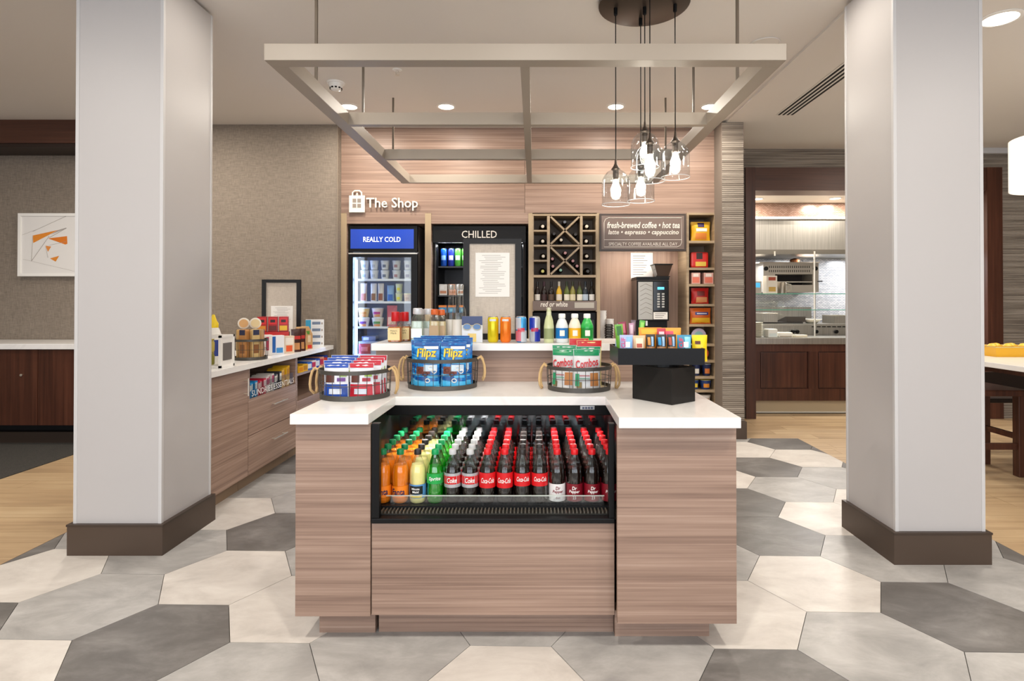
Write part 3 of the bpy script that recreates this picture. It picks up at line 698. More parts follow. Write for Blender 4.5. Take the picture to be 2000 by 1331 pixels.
# ------------------------------------------------------------------ glass-door fridge
f1 = empty('glass_door_fridge', (-1.495, 6.0, 0), 'black glass-door fridge with a blue lit header panel', 'fridge')
FY = 5.69; a, b = -1.842, X_(815, FY); zt = Z_(441, FY)
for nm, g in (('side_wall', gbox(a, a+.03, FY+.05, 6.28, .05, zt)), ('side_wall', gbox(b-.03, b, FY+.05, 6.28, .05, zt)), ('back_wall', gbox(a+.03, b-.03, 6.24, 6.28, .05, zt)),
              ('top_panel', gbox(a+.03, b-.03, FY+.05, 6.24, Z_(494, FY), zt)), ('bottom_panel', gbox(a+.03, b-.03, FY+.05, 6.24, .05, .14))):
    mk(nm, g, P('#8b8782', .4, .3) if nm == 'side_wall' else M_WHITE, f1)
box('plinth', a+.03, b-.03, FY+.08, 6.2, 0, .05, M_BLACK, f1)
hd = box('header', a, b, FY, FY+.05, Z_(492, FY), zt, M_BLACK, f1, .004)
box('header_light', X_(684.5, FY), X_(808, FY), FY-.004, FY, Z_(486, FY), Z_(448, FY), P('#0a40b8', .3, 0, .1), hd)
text_front('header_lettering', 'REALLY COLD', X_(746, FY), FY-.006, Z_(468, FY), .052, P('#f2f5fb', .4, 0, .5), hd, width=X_(783, FY)-X_(710, FY), bold=.012)
dr = mk('door_frame', join(gbox(a, a+.045, FY, FY+.045, .1, Z_(495, FY)), gbox(b-.062, b, FY, FY+.045, .1, Z_(495, FY)), gbox(a+.045, b-.062, FY, FY+.045, Z_(502.5, FY), Z_(495, FY)), gbox(a+.045, b-.062, FY, FY+.045, .1, .17)), M_BLACK, f1)
box('door_glass', a+.045, b-.062, FY+.015, FY+.022, .17, Z_(502.5, FY), M_GLASS, dr)
box('hinge_strip', a, b, FY-.003, FY+.002, Z_(496.5, FY), Z_(494.5, FY), M_CHROME, dr)
ia, ib = a+.03, b-.03
box('light_tube', ia+.004, ia+.03, FY+.07, FY+.10, .2, Z_(503, FY)-.02, P('#a9c6ff', .4, 0, 1.6), f1)
area_light('fridge_lamp', (ia+.05+1.495, FY+.12-6.0, 1.1), (0, R(90), R(25)), 1.5, .03, 6, (.45, .66, 1), f1)
YS = 5.80; M_SHELF = P('#dfe6f2', .3)
shz = [Z_(q, YS) for q in (546, 590, 639, 693)]
for z in shz:
    s_ = box('wire_shelf', ia+.005, ib-.005, YS, 6.22, z-.012, z, M_SHELF, f1)
    box('price_rail', ia+.005, ib-.005, YS-.008, YS, z-.016, z+.006, M_SHELF, s_)
box('inner_lining', ia+.001, ib-.001, 6.225, 6.239, .15, Z_(494, FY)-.002, P('#93a3c6', .5), f1)
def cup(name, lab, x, y, z, r0, r1, h, m, lid, grp, emb=None):
    o = mk(name, glathe([(0, 0), (r0, 0), (r0+(r1-r0)*.9, h*.9), (r1, h*.9), (r1, h)], 0, 0, 16), m, smooth=True, loc=(0, 0, 0)); tag(o, lab, 'tub', grp)
    mk('lid', glathe([(r1*1.04, h), (r1*1.06, h+.003), (r1*1.0, h+.011), (0, h+.011)], 0, 0, 16), lid, o, True)
    if emb: ring(o, 'label_print', (r0+r1)/2+.0022, h*.28, h*.62, emb, -115, -65)
    o.location = (x, y, z); return o
cupx = [712.5, 731, 752, 774.5, 797]
for rw in (0, 1):
    for i, px_ in enumerate(cupx):
        cup('white_tub', 'white tub on the top fridge shelf, %s from the left, %s tier' % (ORD(i), ('lower', 'upper')[rw]), X_(px_, YS+.06), YS+.06, shz[0]+.0005+rw*.099, .033, .042, .083, P('#eef0f4', .4), P('#dfe4ee', .35), 'white tubs in the fridge',
            P(('#9fb6d8', '#c6cedd', '#6d7a96', '#b98c96', '#8f86a6')[i], .5))
def snack(px0, px1, py0, py1, Y, lab, body, bands, kind='pillow', name='snack_pack', cat='snack', grp=None, texts=(), t=.05, z=None, tilt=0, rz=0, seed=0):
    x0, x1 = X_(px0, Y), X_(px1, Y); z0 = Z_(py1, Y) if z is None else z
    return pouch(name, lab, cat, ((x0+x1)/2, Y, z0+.001), rz, x1-x0, Z_(py0, Y)-z0, t, body, bands, texts, kind, tilt, grp, seed)
g2 = 'packs on the second fridge shelf'
for i, (p0, p1, py, bc, c2) in enumerate(((704, 717, 554, '#c8b6ae', '#a7423a'), (724, 736, 554, '#d9d4cf', '#8a5a3a'), (738, 750, 554, '#d9d4cf', '#8a4a35'), (756, 770, 558, '#7fa8d6', '#1a62c0'))):
    snack(p0, p1, py, 590, YS+.05, ('tan pack at the left end of the second fridge shelf', 'left one of two white cereal packs in the fridge', 'right one of two white cereal packs in the fridge', 'bright blue pack on the second fridge shelf')[i],
          P(bc, .35), [(-.7, .7, .08, .45, P(c2, .4))], 'stand', grp=g2, z=shz[1])
for i in (0, 1):
    cup('yellow_green_cup', 'pale yellow cup in the fridge, %s of the stacked pair' % ('lower', 'upper')[i], X_(779.5, YS+.06), YS+.06, shz[1]+.0005+i*.094, .028, .036, .08, P('#dbe6c0', .4), P('#cfd6c4', .4), g2, P('#e7e02a', .4))
cup('tan_cup', 'tan food cup at the right end of the second fridge shelf', X_(796.5, YS+.06), YS+.06, shz[1]+.0005, .032, .04, .075, P('#cfae8d', .4), P('#e2d49a', .4), g2, P('#b08060', .5))
g3 = 'salad bowls on the third fridge shelf'
for i, (p, tier, c, e) in enumerate(((711, 0, '#efe6ee', '#7c3f9c'), (738, 0, '#eae9e2', '#5a9a58'), (711, 1, '#e8c98c', '#d98b3a'), (738, 1, '#f0e2e2', '#c0278c'))):
    o = mk('salad_bowl', glathe([(0, 0), (.044, 0), (.058, .075), (.06, .085)], 0, 0, 18), P(c, .35), smooth=True, loc=(0, 0, 0))
    tag(o, ('white salad bowl with purple label in the fridge', 'white salad bowl with green label in the fridge', 'orange fruit bowl stacked on the purple-label bowl', 'pink label salad bowl stacked in the fridge')[i], 'bowl', g3)
    mk('lid', glathe([(.062, .085), (.062, .089), (.05, .095), (0, .096)], 0, 0, 18), P('#e7eef2', .15), o, True)
    ring(o, 'label_print', .0535, .03, .066, P(e, .4), -130, -50); ring(o, 'food_print', .049, .004, .027, P('#e59a62', .5), -130, -50)
    o.location = (X_(p, YS+.07), YS+.07, shz[2]+.001+tier*.098)
snack(756, 776, 597, 639, YS+.06, 'pink and red pouch on the third fridge shelf', P('#d8697c', .35), [(-.8, .8, .1, .45, P('#e8c3b8', .4))], 'stand', grp=None, z=shz[2])
carton('dark_food_box', 'grey boxed meal on the fourth fridge shelf', 'box', (X_(722, YS+.1), YS+.13, shz[3]+.13), 0, .14, .12, .05, P('#5b6b93', .4), [(.1, .5, .2, .8, P('#cfd6e6', .4))])
carton('shelf_tray', 'pale tray under the grey boxed meal in the fridge', 'tray', (X_(722, YS+.1), YS+.13, shz[3]+.001), 0, .2, .16, .128, P('#b3bace', .4))
snack(701, 724, 672, 692, YS+.02, 'red meat pack lying low in the fridge', P('#a83a45', .3), [(-.6, .6, .3, .7, P('#d87a80', .4))], 'pillow', z=shz[3], t=.03)
# ------------------------------------------------------------------ open chilled cabinet
f2 = empty('open_chilled_cabinet', (-.54, 6.0, 0), 'black open-front chilled cabinet with a lettered header', 'fridge')
GY = 5.70; a, b = X_(845, GY), X_(1027, GY); zt = Z_(442, GY)
box('side_wall', a, a+.035, GY+.06, 6.28, .05, zt, M_BLACK, f2); box('side_wall', b-.035, b, GY+.06, 6.28, .05, zt, M_BLACK, f2)
box('back_wall', a+.035, b-.035, 6.24, 6.28, .05, zt, P('#26262a', .5), f2); box('plinth', a, b, GY+.06, 6.2, 0, .05, M_BLACK, f2)
mk('header', yz(gprism([(GY, Z_(474, GY)), (GY+.3, Z_(474, GY)), (GY+.3, zt), (GY+.0, zt)], a, b)), P('#12100f', .4, spec=.22), f2)
text_front('header_lettering', 'CHILLED', X_(936, GY), GY-.002, Z_(458, GY), .072, P('#ddd6cc', .4), f2, width=X_(970, GY)-X_(901.5, GY), bold=.004)
mk('front_rail', join(gtube([(a+.02, GY+.03, .5), (a+.02, GY+.03, Z_(476, GY))], .012, 8), gtube([(b-.02, GY+.03, .5), (b-.02, GY+.03, Z_(476, GY))], .012, 8)), P('#2d2d30', .25, .4), f2, True)
box('front_fascia', a, b, GY, GY+.06, .05, .5, M_BLACK, f2, .004)
YQ = 5.86; cz = [Z_(q, YQ) for q in (521, 577, 611, 650)]
for z in cz: box('shelf', a+.036, b-.036, YQ-.05, 6.23, z-.014, z, P('#2b2b2e', .4), f2)
area_light('chilled_lamp', (0, 5.80-6.0, Z_(476, GY)-.01), (R(-20), 0, 0), .85, .03, 4, (.95, .97, 1), f2)
def can(name, lab, x, y, z, r, h, m, bands=(), texts=(), grp=None):
    o = mk(name, glathe([(0, .002), (r*.72, .0), (r*.86, .004), (r, .012), (r, h-.014), (r*.86, h-.004)], 0, 0, 22), m, smooth=True, loc=(0, 0, 0)); tag(o, lab, 'can', grp)
    mk('can_lid', glathe([(r*.86, h-.005), (r*.88, h-.001), (r*.84, h), (r*.8, h-.004), (0, h-.004)], 0, 0, 22), P('#cfd0d2', .25, .9), o, True)
    for a0, a1, z0, z1, bm in bands: ring(o, 'printed_band', r+.0005, z0*h, z1*h, bm, a0, a1)
    o.location = (x, y, z); return o
for i, (p, c, b2, lab) in enumerate(((867, '#1553b8', '#7fb2ea', 'tall blue drink can at the left of the chilled shelf'), (881.5, '#2a3aa8', '#c8c2ee', 'tall violet drink can on the chilled shelf'),
                                     (894.5, '#58b746', '#e6f2df', 'tall green drink can on the chilled shelf'), (908, '#4fae3c', '#dfeedb', 'green drink can half behind the menu board frame'))):
    can('drink_can', lab, X_(p, YQ), YQ, cz[0]+.0005, .033, .185, P(c, .25, .3), [(-130, -50, .35, .6, P(b2, .4))], grp='tall cans in the chilled cabinet')
for i, (p, c) in enumerate(((867, '#e8e4dd'), (885, '#e2a98c'), (902, '#f0eeea'))):
    carton('food_pack', ('white food pack, leftmost on the second chilled shelf', 'peach food pack on the second chilled shelf', 'white food pack right of the peach one')[i], 'box', (X_(p, YQ), YQ, cz[1]+.0005), 0, .08, .1, .11, P(c, .4), [(.1, .9, .15, .4, P('#c7855f', .5)), (.15, .6, .55, .85, P('#f6f4f0', .5))], grp='packs on the second chilled shelf')
for i, p in enumerate((866, 884, 906, 925)):
    carton('drink_pack', 'orange-topped blue drink pack, %s on the third chilled shelf' % ORD(i), 'box', (X_(p, YQ), YQ, cz[2]+.0005), 0, .082, .1, .075, P('#1f7fb8', .35), [(0, 1, .72, 1, P('#f28a1c', .4)), (.2, .6, .15, .55, P('#7fc6e6', .4))], grp='packs on the third chilled shelf')
# ------------------------------------------------------------------ wine rack
WY0, WY1 = YW-.006, 5.99
x0, x1 = wx(1040), wx(1166)
wr = empty('wine_rack', ((x0+x1)/2, 5.8, 1.2), 'oak wine rack with side cubbies and two crossed diamond bins', 'wine rack')
M_RACK = wood('rack_oak', ['#8f7b62', '#a08b6f', '#ad987c', '#baa68a'], False, fine=30)
tt = .020
rows = [wz(q) for q in (418, 449.5, 478.5, 508, 537.5)]
c1a, c1b, c2a, c2b = wx(1068.5), wx(1074), wx(1133), wx(1138)
box('back_board', x0, x1, WY1, WY1+.01, 1.2, rows[0], P('#857669', .6), wr)
box('side_board', x0, x0+tt*.6, WY0, WY1, 1.2, rows[0], M_RACK, wr); box('side_board', x1-tt*.6, x1, WY0, WY1, 1.2, rows[0], M_RACK, wr)
box('divider', c1a, c1b, WY0+.003, WY1, rows[4], rows[0]-tt, M_RACK, wr); box('divider', c2a, c2b, WY0+.003, WY1, rows[4], rows[0]-tt, M_RACK, wr)
box('top_board', x0+tt*.6, x1-tt*.6, WY0, WY1, rows[0]-tt, rows[0], M_RACK, wr)
box('shelf_board', x0+tt*.6, x1-tt*.6, WY0, WY1, rows[4]-tt*1.2, rows[4], M_RACK, wr)
for k in (1, 2, 3):
    box('cubby_shelf', x0+tt*.6, c1a, WY0+.003, WY1, rows[k]-tt*.8, rows[k], M_RACK, wr); box('cubby_shelf', c2b, x1-tt*.6, WY0+.003, WY1, rows[k]-tt*.8, rows[k], M_RACK, wr)
box('centre_shelf', c1b, c2a, WY0+.003, WY1, rows[2]-tt*.8, rows[2], M_RACK, wr)
def diag(xa, za, xb, zb, w2=.009):
    L_ = math.hypot(xb-xa, zb-za); nx, nz = -(zb-za)/L_*w2, (xb-xa)/L_*w2
    return xz(gprism([(xa+nx, za+nz), (xb+nx, zb+nz), (xb-nx, zb-nz), (xa-nx, za-nz)], WY0+.004, WY1))
for zt_, zb_ in ((rows[0]-tt, rows[2]), (rows[2]-tt*.8, rows[4])):
    mx, mz = (c1b+c2a)/2, (zt_+zb_)/2
    mk('diagonal_board', diag(c1b+.008, zb_+.008, c2a-.008, zt_-.008), M_RACK, wr); mk('diagonal_board', diag(c1b+.008, zt_-.008, c2a-.008, zb_+.008), M_RACK, wr)
# bottles lying in the bins: necks point at the viewer
WB = [(0, 0), (.034, 0), (.037, .006), (.037, .18), (.03, .205), (.0155, .235), (.0135, .26), (.0145, .262), (.0145, .285), (.0, .286)]
def lying(lab, px_, py_, capm, glass='#15100e', sc_=1):
    g = [(x, -z, y) for x, y, z in glathe([q for q in WB if q[1] < .24], 0, 0, 14)[0]], glathe([q for q in WB if q[1] < .24], 0, 0, 14)[1]
    o = mk('wine_bottle', g, P(glass, .15), smooth=True, loc=(0, 0, 0)); tag(o, lab, 'wine bottle', 'wine bottles lying in the rack')
    n = glathe([(.0155, .235), (.0145, .262), (.0155, .264), (.0155, .288), (0, .289)], 0, 0, 12)
    mk('foil_cap', ([(x, -z, y) for x, y, z in n[0]], n[1]), capm, o, True)
    o.location = (X_(px_, WY0+.03), WY0+.289+.02, Z_(py_, WY0+.03)); o.scale = (sc_, 1, sc_); return o
fo = {'s': P('#d8cdb9', .35), 'r': P('#b57f80', .35), 'g': P('#7fae98', .35), 'k': P('#2a2522', .4), 'y': P('#c9c46a', .4), 'b': P('#5a5d66', .4)}
def zrest(r): return rows[r+1]+.0385
for i, (p, c) in enumerate(((1060, 's'), (1060, 's'), (1061, 's'), (1060, 'y'))):
    o = lying('wine bottle alone in the left cubby column, %s cubby from the top' % ORD(i), p, 440, fo[c]); o.location.z = zrest(i)
for i, (p, c) in enumerate(((1146, 's'), (1145, 's'), (1146, 's'), (1148, 'k'))):
    o = lying('wine bottle alone in the right cubby column, %s cubby from the top' % ORD(i), p, 440, fo[c]); o.location.z = zrest(i)
for p, q, c, lab in ((1103, 434, 'b', 'wine bottle in the top notch of the upper diamond bin'), (1082, 457, 'k', 'wine bottle in the left notch of the upper diamond bin'), (1124, 458, 'k', 'wine bottle in the right notch of the upper diamond bin'),
                     (1096, 469, 's', 'wine bottle in the bottom notch of the upper diamond bin'), (1104, 494.5, 'r', 'pink-capped wine bottle in the top notch of the lower diamond bin'),
                     (1079, 506, 'r', 'upper pink-capped bottle in the left notch of the lower bin'), (1080, 520.5, 'r', 'lower pink-capped bottle in the left notch of the lower bin'),
                     (1119, 510, 'r', 'upper pink-capped bottle in the right notch of the lower bin'), (1127, 520, 'r', 'lower pink-capped bottle in the right notch of the lower bin'), (1095, 528, 'g', 'green-capped wine bottle at the bottom of the lower bin')):
    lying(lab, p, q, fo[c], sc_=.7).children[0].scale = (1.3, 1, 1.3)
# standing bottles on the shelf below, behind a fascia
zb = 1.225
box('bottle_shelf', x0+tt*.6, x1-tt*.6, WY0+.015, WY1, zb-.018, zb, M_RACK, wr)
fs = box('fascia', x0+.004, x1-.004, WY0-.014, WY0+.006, wz(606), wz(588), M_SIGN, wr, .002)
text_front('fascia_lettering', 'red or white', wx(1082), WY0-.0155, wz(594.5), .052, M_CREAM, fs, width=wx(1108)-wx(1055), shear=.2, bold=.02)
box('fascia_card', wx(1122), wx(1160), WY0-.0165, WY0-.0145, wz(602), wz(591), P('#b6b0a6', .5), fs)
for i, (p, gl, lb, cp, lab) in enumerate(((1049.5, '#1b0c0c', '#e7e1d8', '#1d1716', 'dark red wine bottle with white label, leftmost on the lower shelf'), (1062.5, '#1b0c0c', '#3c2222', '#43202a', 'dark wine bottle with brown label, second on the lower shelf'),
        (1076.5, '#150b0b', '#5a4538', '#1d1716', 'dark wine bottle with tan label, third on the lower shelf'), (1092, '#e2b53a', '#e9dfd0', '#d9d2c4', 'golden wine bottle with pale cap on the lower shelf'),
        (1107, '#5d6b2c', '#efe8d6', '#2f3a20', 'olive wine bottle with cream label on the lower shelf'), (1118.5, '#8f8a44', '#e4d9b5', '#3a3a20', 'yellow-green wine bottle with cream label on the lower shelf'),
        (1132, '#4d5a22', '#f0ead9', '#3a2a1a', 'green wine bottle with white label on the lower shelf'), (1143, '#1f2b34', '#b9c9d8', '#20262e', 'blue-black wine bottle with pale blue label on the lower shelf'),
        (1155.7, '#16120f', '#e9e6e0', '#1a1512', 'black wine bottle with white label, rightmost on the lower shelf'))):
    o = mk('standing_wine_bottle', glathe([(0, 0), (.027, 0), (.029, .005), (.029, .16), (.024, .185), (.012, .215), (.011, .245)], 0, 0, 16), P(gl, .12), smooth=True, loc=(0, 0, 0)); tag(o, lab, 'wine bottle', 'wine bottles standing on the lower shelf')
    mk('foil_cap', glathe([(.0118, .226), (.0125, .255), (.0125, .272), (0, .273)], 0, 0, 12), P(cp, .35), o, True)
    ring(o, 'label_print', .0295, .085, .145, P(lb, .5), -160, -20)
    o.location = (X_(p, WY0+.06), WY0+.06, zb+.0005)
bc = empty('black_bar_cooler', ((x0+x1)/2, 5.85, 0), 'black bar cooler under the wine rack', 'cooler')
box('cabinet_body', x0+.003, x1-.003, 5.72, 6.25, .02, 1.19, M_BLACK, bc, .004); box('cooler_door', x0+.02, x1-.02, 5.70, 5.72, .08, 1.12, M_BLACKG, bc, .003); box('door_handle', x1-.06, x1-.04, 5.67, 5.70, .6, .95, M_CHROME, bc, .004)
# ------------------------------------------------------------------ coffee niche
nx0, nx1 = wx(1172), wx(1341)-.001
cn = empty('coffee_niche', ((nx0+nx1)/2, 5.9, 0), 'vertical-grain wood coffee niche with a low counter', 'niche')
YN = 6.0
box('back_panel', nx0+.001, nx1, YN, YN+.02, .0, 1.83, M_LAMV, cn)
led = box('led_strip', nx0+.05, nx1-.05, 5.70, 5.715, 1.822, 1.83, P('#fff0dc', .4, 0, 4), cn)
box('niche_soffit', nx0+.001, nx1, YW, YN, 1.83, 2.174, M_LAM, cn)
area_light('led_lamp', ((nx0+nx1)/2-cn.location.x, 5.7075-5.9, 1.815), (R(25), 0, 0), .7, .02, 2.6, (1, .92, .82), cn)
box('base_cabinet', nx0+.001, nx1, YW-.003, YN, 0, .868, M_LAM, cn); box('counter', nx0+.001, nx1, YW-.02, YN, .868, .905, M_QUARTZ, cn, .002)
cs = empty('coffee_sign', ((nx0+nx1)/2, 5.63, wz(490)), 'brown menu sign for coffee and tea above the coffee machine', 'sign')
sx0, sx1, sz0, sz1 = X_(1171, 5.62), X_(1340.5, 5.62), Z_(491, 5.62), Z_(417.5, 5.62)
box('sign_frame', sx0, sx1, 5.625, 5.652, sz0, sz1, M_SIGNF, cs, .002); box('sign_face', sx0+.02, sx1-.02, 5.62, 5.6255, sz0+.02, sz1-.02, M_SIGN, cs)
q = 5.6185; W2, H2 = (sx1-sx0)/2-.045, (sz1-sz0)/2-.042; mxs, mzs = (sx0+sx1)/2, (sz0+sz1)/2; c_ = .045
pts = [(-W2+c_, H2), (W2, H2), (W2, -H2+c_), (W2-c_*.3, -H2+c_*.3), (W2-c_, -H2), (-W2, -H2), (-W2, H2-c_), (-W2+c_*.3, H2-c_*.3)]
mk('border_line', gtube([(mxs+a_, q, mzs+b_) for a_, b_ in pts], .0028, 4, True), M_CREAM, cs)
zl = Z_(468.5, 5.62); box('rule_line', mxs-W2, mxs+W2, q-.001, q+.001, zl-.002, zl+.002, M_CREAM, cs)
text_front('sign_lettering', 'fresh-brewed coffee \u2022 hot tea', X_(1257, 5.62), 5.6175, Z_(440, 5.62), .062, M_CREAM, cs, width=X_(1328, 5.62)-X_(1186, 5.62), shear=.2, bold=.02)
text_front('sign_lettering', 'latte \u2022 espresso \u2022 cappuccino', X_(1257, 5.62), 5.6175, Z_(455, 5.62), .060, M_CREAM, cs, width=X_(1326, 5.62)-X_(1188, 5.62), shear=.2, bold=.024)
text_front('sign_lettering', 'SPECIALTY COFFEE AVAILABLE ALL DAY', X_(1256, 5.62), 5.6175, Z_(477, 5.62), .032, M_CREAM, cs, width=X_(1323, 5.62)-X_(1189, 5.62))
MY = 5.67; ma, mb = X_(1244, MY), X_(1306.5, MY); mzt, mzd = Z_(541, MY), Z_(627, MY)
cm = empty('coffee_machine', ((ma+mb)/2, 5.85, .905), 'black and silver coffee machine with a bean hopper', 'coffee machine')
box('housing', ma, mb, MY+.015, 5.98, mzd, mzt, P('#6d635b', .35, .5), cm, .006)
box('base_body', ma+.004, mb-.004, MY+.06, 5.98, .906, mzd, M_BLACK, cm)
box('drip_tray', ma+.01, mb-.01, MY-.04, MY+.1, .906, .95, M_STEEL, cm, .003)
dm = box('front_door', ma, mb, MY, MY+.015, mzd, mzt-.035, M_BLACK, cm, .004)
box('top_plate', ma-.004, mb+.004, MY-.004, 5.98, mzt-.03, mzt, M_BLACK, cm, .004)
box('door_plate', ma+.012, X_(1275, MY), MY-.004, MY, mzd+.012, mzt-.05, P('#a9a49b', .35, .6), dm, .002)
for i in range(7):
    z = mzd+.06+i*.046; mk('embossed_chevron', gtube([(ma+.03, MY-.0045, z), (ma+.085, MY-.0045, z+.03), (X_(1273, MY), MY-.0045, z+.005)], .0018, 4), P('#8f8a82', .35, .6), dm)
box('touch_panel', X_(1276.5, MY), mb-.008, MY-.004, MY, mzd+.1, mzt-.05, M_BLACKG, dm)
box('display', X_(1284, MY), X_(1297, MY), MY-.006, MY-.004, Z_(566, MY), Z_(561, MY), P('#4fb4ef', .3, 0, 1.2), dm)
for r_ in range(6):
    for c_ in (0, 1): box('button', X_(1283.5+c_*9, MY), X_(1288.5+c_*9, MY), MY-.0055, MY-.004, Z_(576+r_*5, MY), Z_(573+r_*5, MY), P('#b9b7b3', .4), dm)
box('info_card', X_(1276, MY), X_(1303.5, MY), MY-.006, MY-.004, Z_(624, MY), Z_(610, MY), M_PAPER, dm)
for i in range(3): box('printed_line', X_(1279, MY), X_(1300-i*3, MY), MY-.0068, MY-.006, Z_(613.6+i*3.5, MY), Z_(612.6+i*3.5, MY), M_INK, dm)
for i in range(3): box('nozzle', X_(1250+i*6, MY), X_(1254+i*6, MY), MY+.03, MY+.06, mzd-.05, mzd, M_CHROME, cm)
ha, hb = X_(1275, 5.8), X_(1309, 5.8); hm = (ha+hb)/2; hz = Z_(541, MY)
mk('bean_hopper', gprism([(ha+.02, 5.72), (hb-.02, 5.72), (hb-.02, 5.9), (ha+.02, 5.9)], hz, hz+.01), M_BLACK, cm)
V = [(ha+.035, 5.73, hz), (hb-.035, 5.73, hz), (hb-.035, 5.88, hz), (ha+.035, 5.88, hz), (ha, 5.71, hz+.12), (hb, 5.71, hz+.12), (hb, 5.90, hz+.12), (ha, 5.90, hz+.12)]
mk('hopper_bin', (V, [(0, 3, 2, 1), (4, 5, 6, 7), (0, 1, 5, 4), (1, 2, 6, 5), (2, 3, 7, 6), (3, 0, 4, 7)]), P('#4a382c', .15), cm)
box('hopper_lid', ha-.006, hb+.006, 5.70, 5.91, hz+.12, hz+.132, M_BLACK, cm, .003)
pn = tag(box('wall_notice', X_(1232, YN), X_(1275, YN), YN-.006, YN-.001, Z_(546, YN), Z_(494, YN), M_PAPER), 'white paper notice on the coffee niche back wall', 'notice')
for i in range(9): box('printed_line', X_(1236, YN), X_(1236+random.uniform(20, 33), YN), YN-.0068, YN-.006, Z_(501+i*4.5, YN), Z_(500+i*4.5, YN), M_INK, pn)
def paper_cups(px_, Y, n, lab, sz=1.0):
    o = empty('paper_cup_stack', (px_, Y, .9055), lab, 'cup stack', 'paper cup stacks in the coffee niche')
    for i in range(n): mk('paper_cup', glathe([(.03*sz, i*.028), (.041*sz, i*.028+.1*sz), (.0425*sz, i*.028+.105*sz)], 0, 0, 16), M_WHITE, o, True, local=True)
    return o
paper_cups(.70, 5.86, 8, 'taller paper cup stack in the coffee niche left corner'); paper_cups(.767, 5.80, 5, 'shorter paper cup stack beside the taller one')
ld = empty('cup_lid_tower', (.745, 5.705, .906), 'black cup-lid tower in front of the paper cups', 'lid holder')
for i in range(7): mk('cup_lid', glathe([(.043, i*.024), (.045, i*.024+.004), (.038, i*.024+.012), (.036, i*.024+.0235), (0, i*.024+.0236)], 0, 0, 16), P('#211d1b', .4), ld, True, local=True)
# ------------------------------------------------------------------ shelf tower at the right
t0, t1 = wx(1341), 1.781
tw = empty('shelf_tower', ((t0+t1)/2, 5.8, 0), 'narrow oak shelf tower of packaged food at the wall right end', 'shelf')
ti0, ti1 = wx(1345.5), wx(1395)
zs_ = [wz(q) for q in (470.6, 523, 555, 594, 633.5, 672, 704, 735.6, 762, 790)]
box('side_board', t0, ti0, YW-.006, 6.04, 0, wz(416), M_RACK, tw); box('side_board', ti1, t1, YW-.006, 6.04, 0, wz(416), M_RACK, tw)
box('back_board', ti0, ti1, 6.0, 6.02, .1, wz(416), P('#8a7765', .6), tw); box('top_board', ti0, ti1, YW-.006, 6.0, wz(420), wz(416), M_RACK, tw)
for z in zs_: box('shelf_board', ti0, ti1, YW-.006, 6.0, z-.024, z, M_RACK, tw)
box('bottom_board', ti0, ti1, YW-.006, 6.0, 0, .1, M_RACK, tw)
yt = YW+.07
def tpouch(p0, p1, i, top, c, bands, texts, lab, rz=0, seed=0, y=yt, name='food_pouch'):
    return snack(p0, p1, top, 0, y, lab, P(c, .35), bands, 'pillow', name, 'pouch', None, texts, .05, zs_[i], 0, rz, seed)
YEL = '#f0b824'
for k in range(3):
    tpouch(1350-k*1.0, 1387-k*3.2, 0, 434+k*.5, YEL, [(-.35, .35, .72, .95, P('#3a2a5a', .4)), (-.6, .6, .1, .42, P('#e2893a', .4)), (-.55, .65, .5, .66, P('#fbf5e6', .5))], [],
           ('yellow soup pouch at the front of the tower top shelf', 'yellow soup pouch just behind the front one', 'yellow soup pouch at the back of the three')[k], seed=k, y=yt+k*.056)
rb = carton('red_meal_tray', 'red meal tray standing on the tower second shelf', 'meal tray', (X_(1366, yt), yt+.01, zs_[1]+.001), 0, .175, .06, .158, P('#d4271e', .3), [(.3, .65, .55, .95, P('#2e1a1a', .4)), (.25, .85, .1, .38, P('#e7c34a', .4))], bev=.02)
for k, (p, lab) in enumerate(((1355.5, 'pink printed carton, left one on the tower third shelf'), (1380, 'pink printed carton, right one on the tower third shelf'))):
    carton('pink_carton', lab, 'box', (X_(p, yt), yt, zs_[2]+.001), 0, (.086, .095)[k], .14, .11, P('#d8a79a', .45), [(.1, .9, .1, .6, P('#e0765f', .45)), (.2, .8, .65, .92, P('#f0e2d8', .45))])
for k in range(2):
    tpouch(1350-k, 1384-k*3, 3, 563+k, '#c9201e', [(-.5, .8, .06, .42, P('#e8a06a', .4)), (-.4, .5, .5, .8, P('#7a1712', .4))], [], ('red noodle pouch at the front of the tower fourth shelf', 'red noodle pouch behind the front one')[k], seed=4+k, y=yt+k*.056)
tpouch(1347, 1388, 4, 602, '#e2691c', [(-.85, .9, .06, .38, P('#f6c32e', .4)), (-.55, .75, .56, .74, P('#2b3f8f', .4)), (-.4, .6, .62, .68, P('#e9e9f2', .4))], [], 'orange pasta pouch with a blue name band on the tower', seed=7)
def bowl(lab, p, i, r, h, c, lidc, e, y=yt):
    o = mk('food_bowl', glathe([(0, 0), (r*.74, 0), (r, h*.92), (r*1.04, h)], 0, 0, 20), P(c, .35), smooth=True, loc=(0, 0, 0)); tag(o, lab, 'bowl', 'food bowls in the shelf tower')
    mk('lid', glathe([(r*1.05, h), (r*1.05, h+.004), (0, h+.005)], 0, 0, 20), P(lidc, .3), o, True)
    ring(o, 'label_print', r*.91, h*.2, h*.75, P(e, .4), -125, -55); o.location = (X_(p, y), y, zs_[i]+.001); return o
dsk = mk('round_lid_tub', [(x, z, y) for x, y, z in glathe([(.07, -.03), (.075, -.01), (.075, .012), (0, .014)], 0, 0, 24)[0]] and ([(x, -z, y) for x, y, z in glathe([(.07, -.03), (.075, -.01), (.075, .012), (0, .014)], 0, 0, 24)[0]], glathe([(.07, -.03), (.075, -.01), (.075, .012), (0, .014)], 0, 0, 24)[1]), P('#c9bcd0', .35), loc=(0, 0, 0))
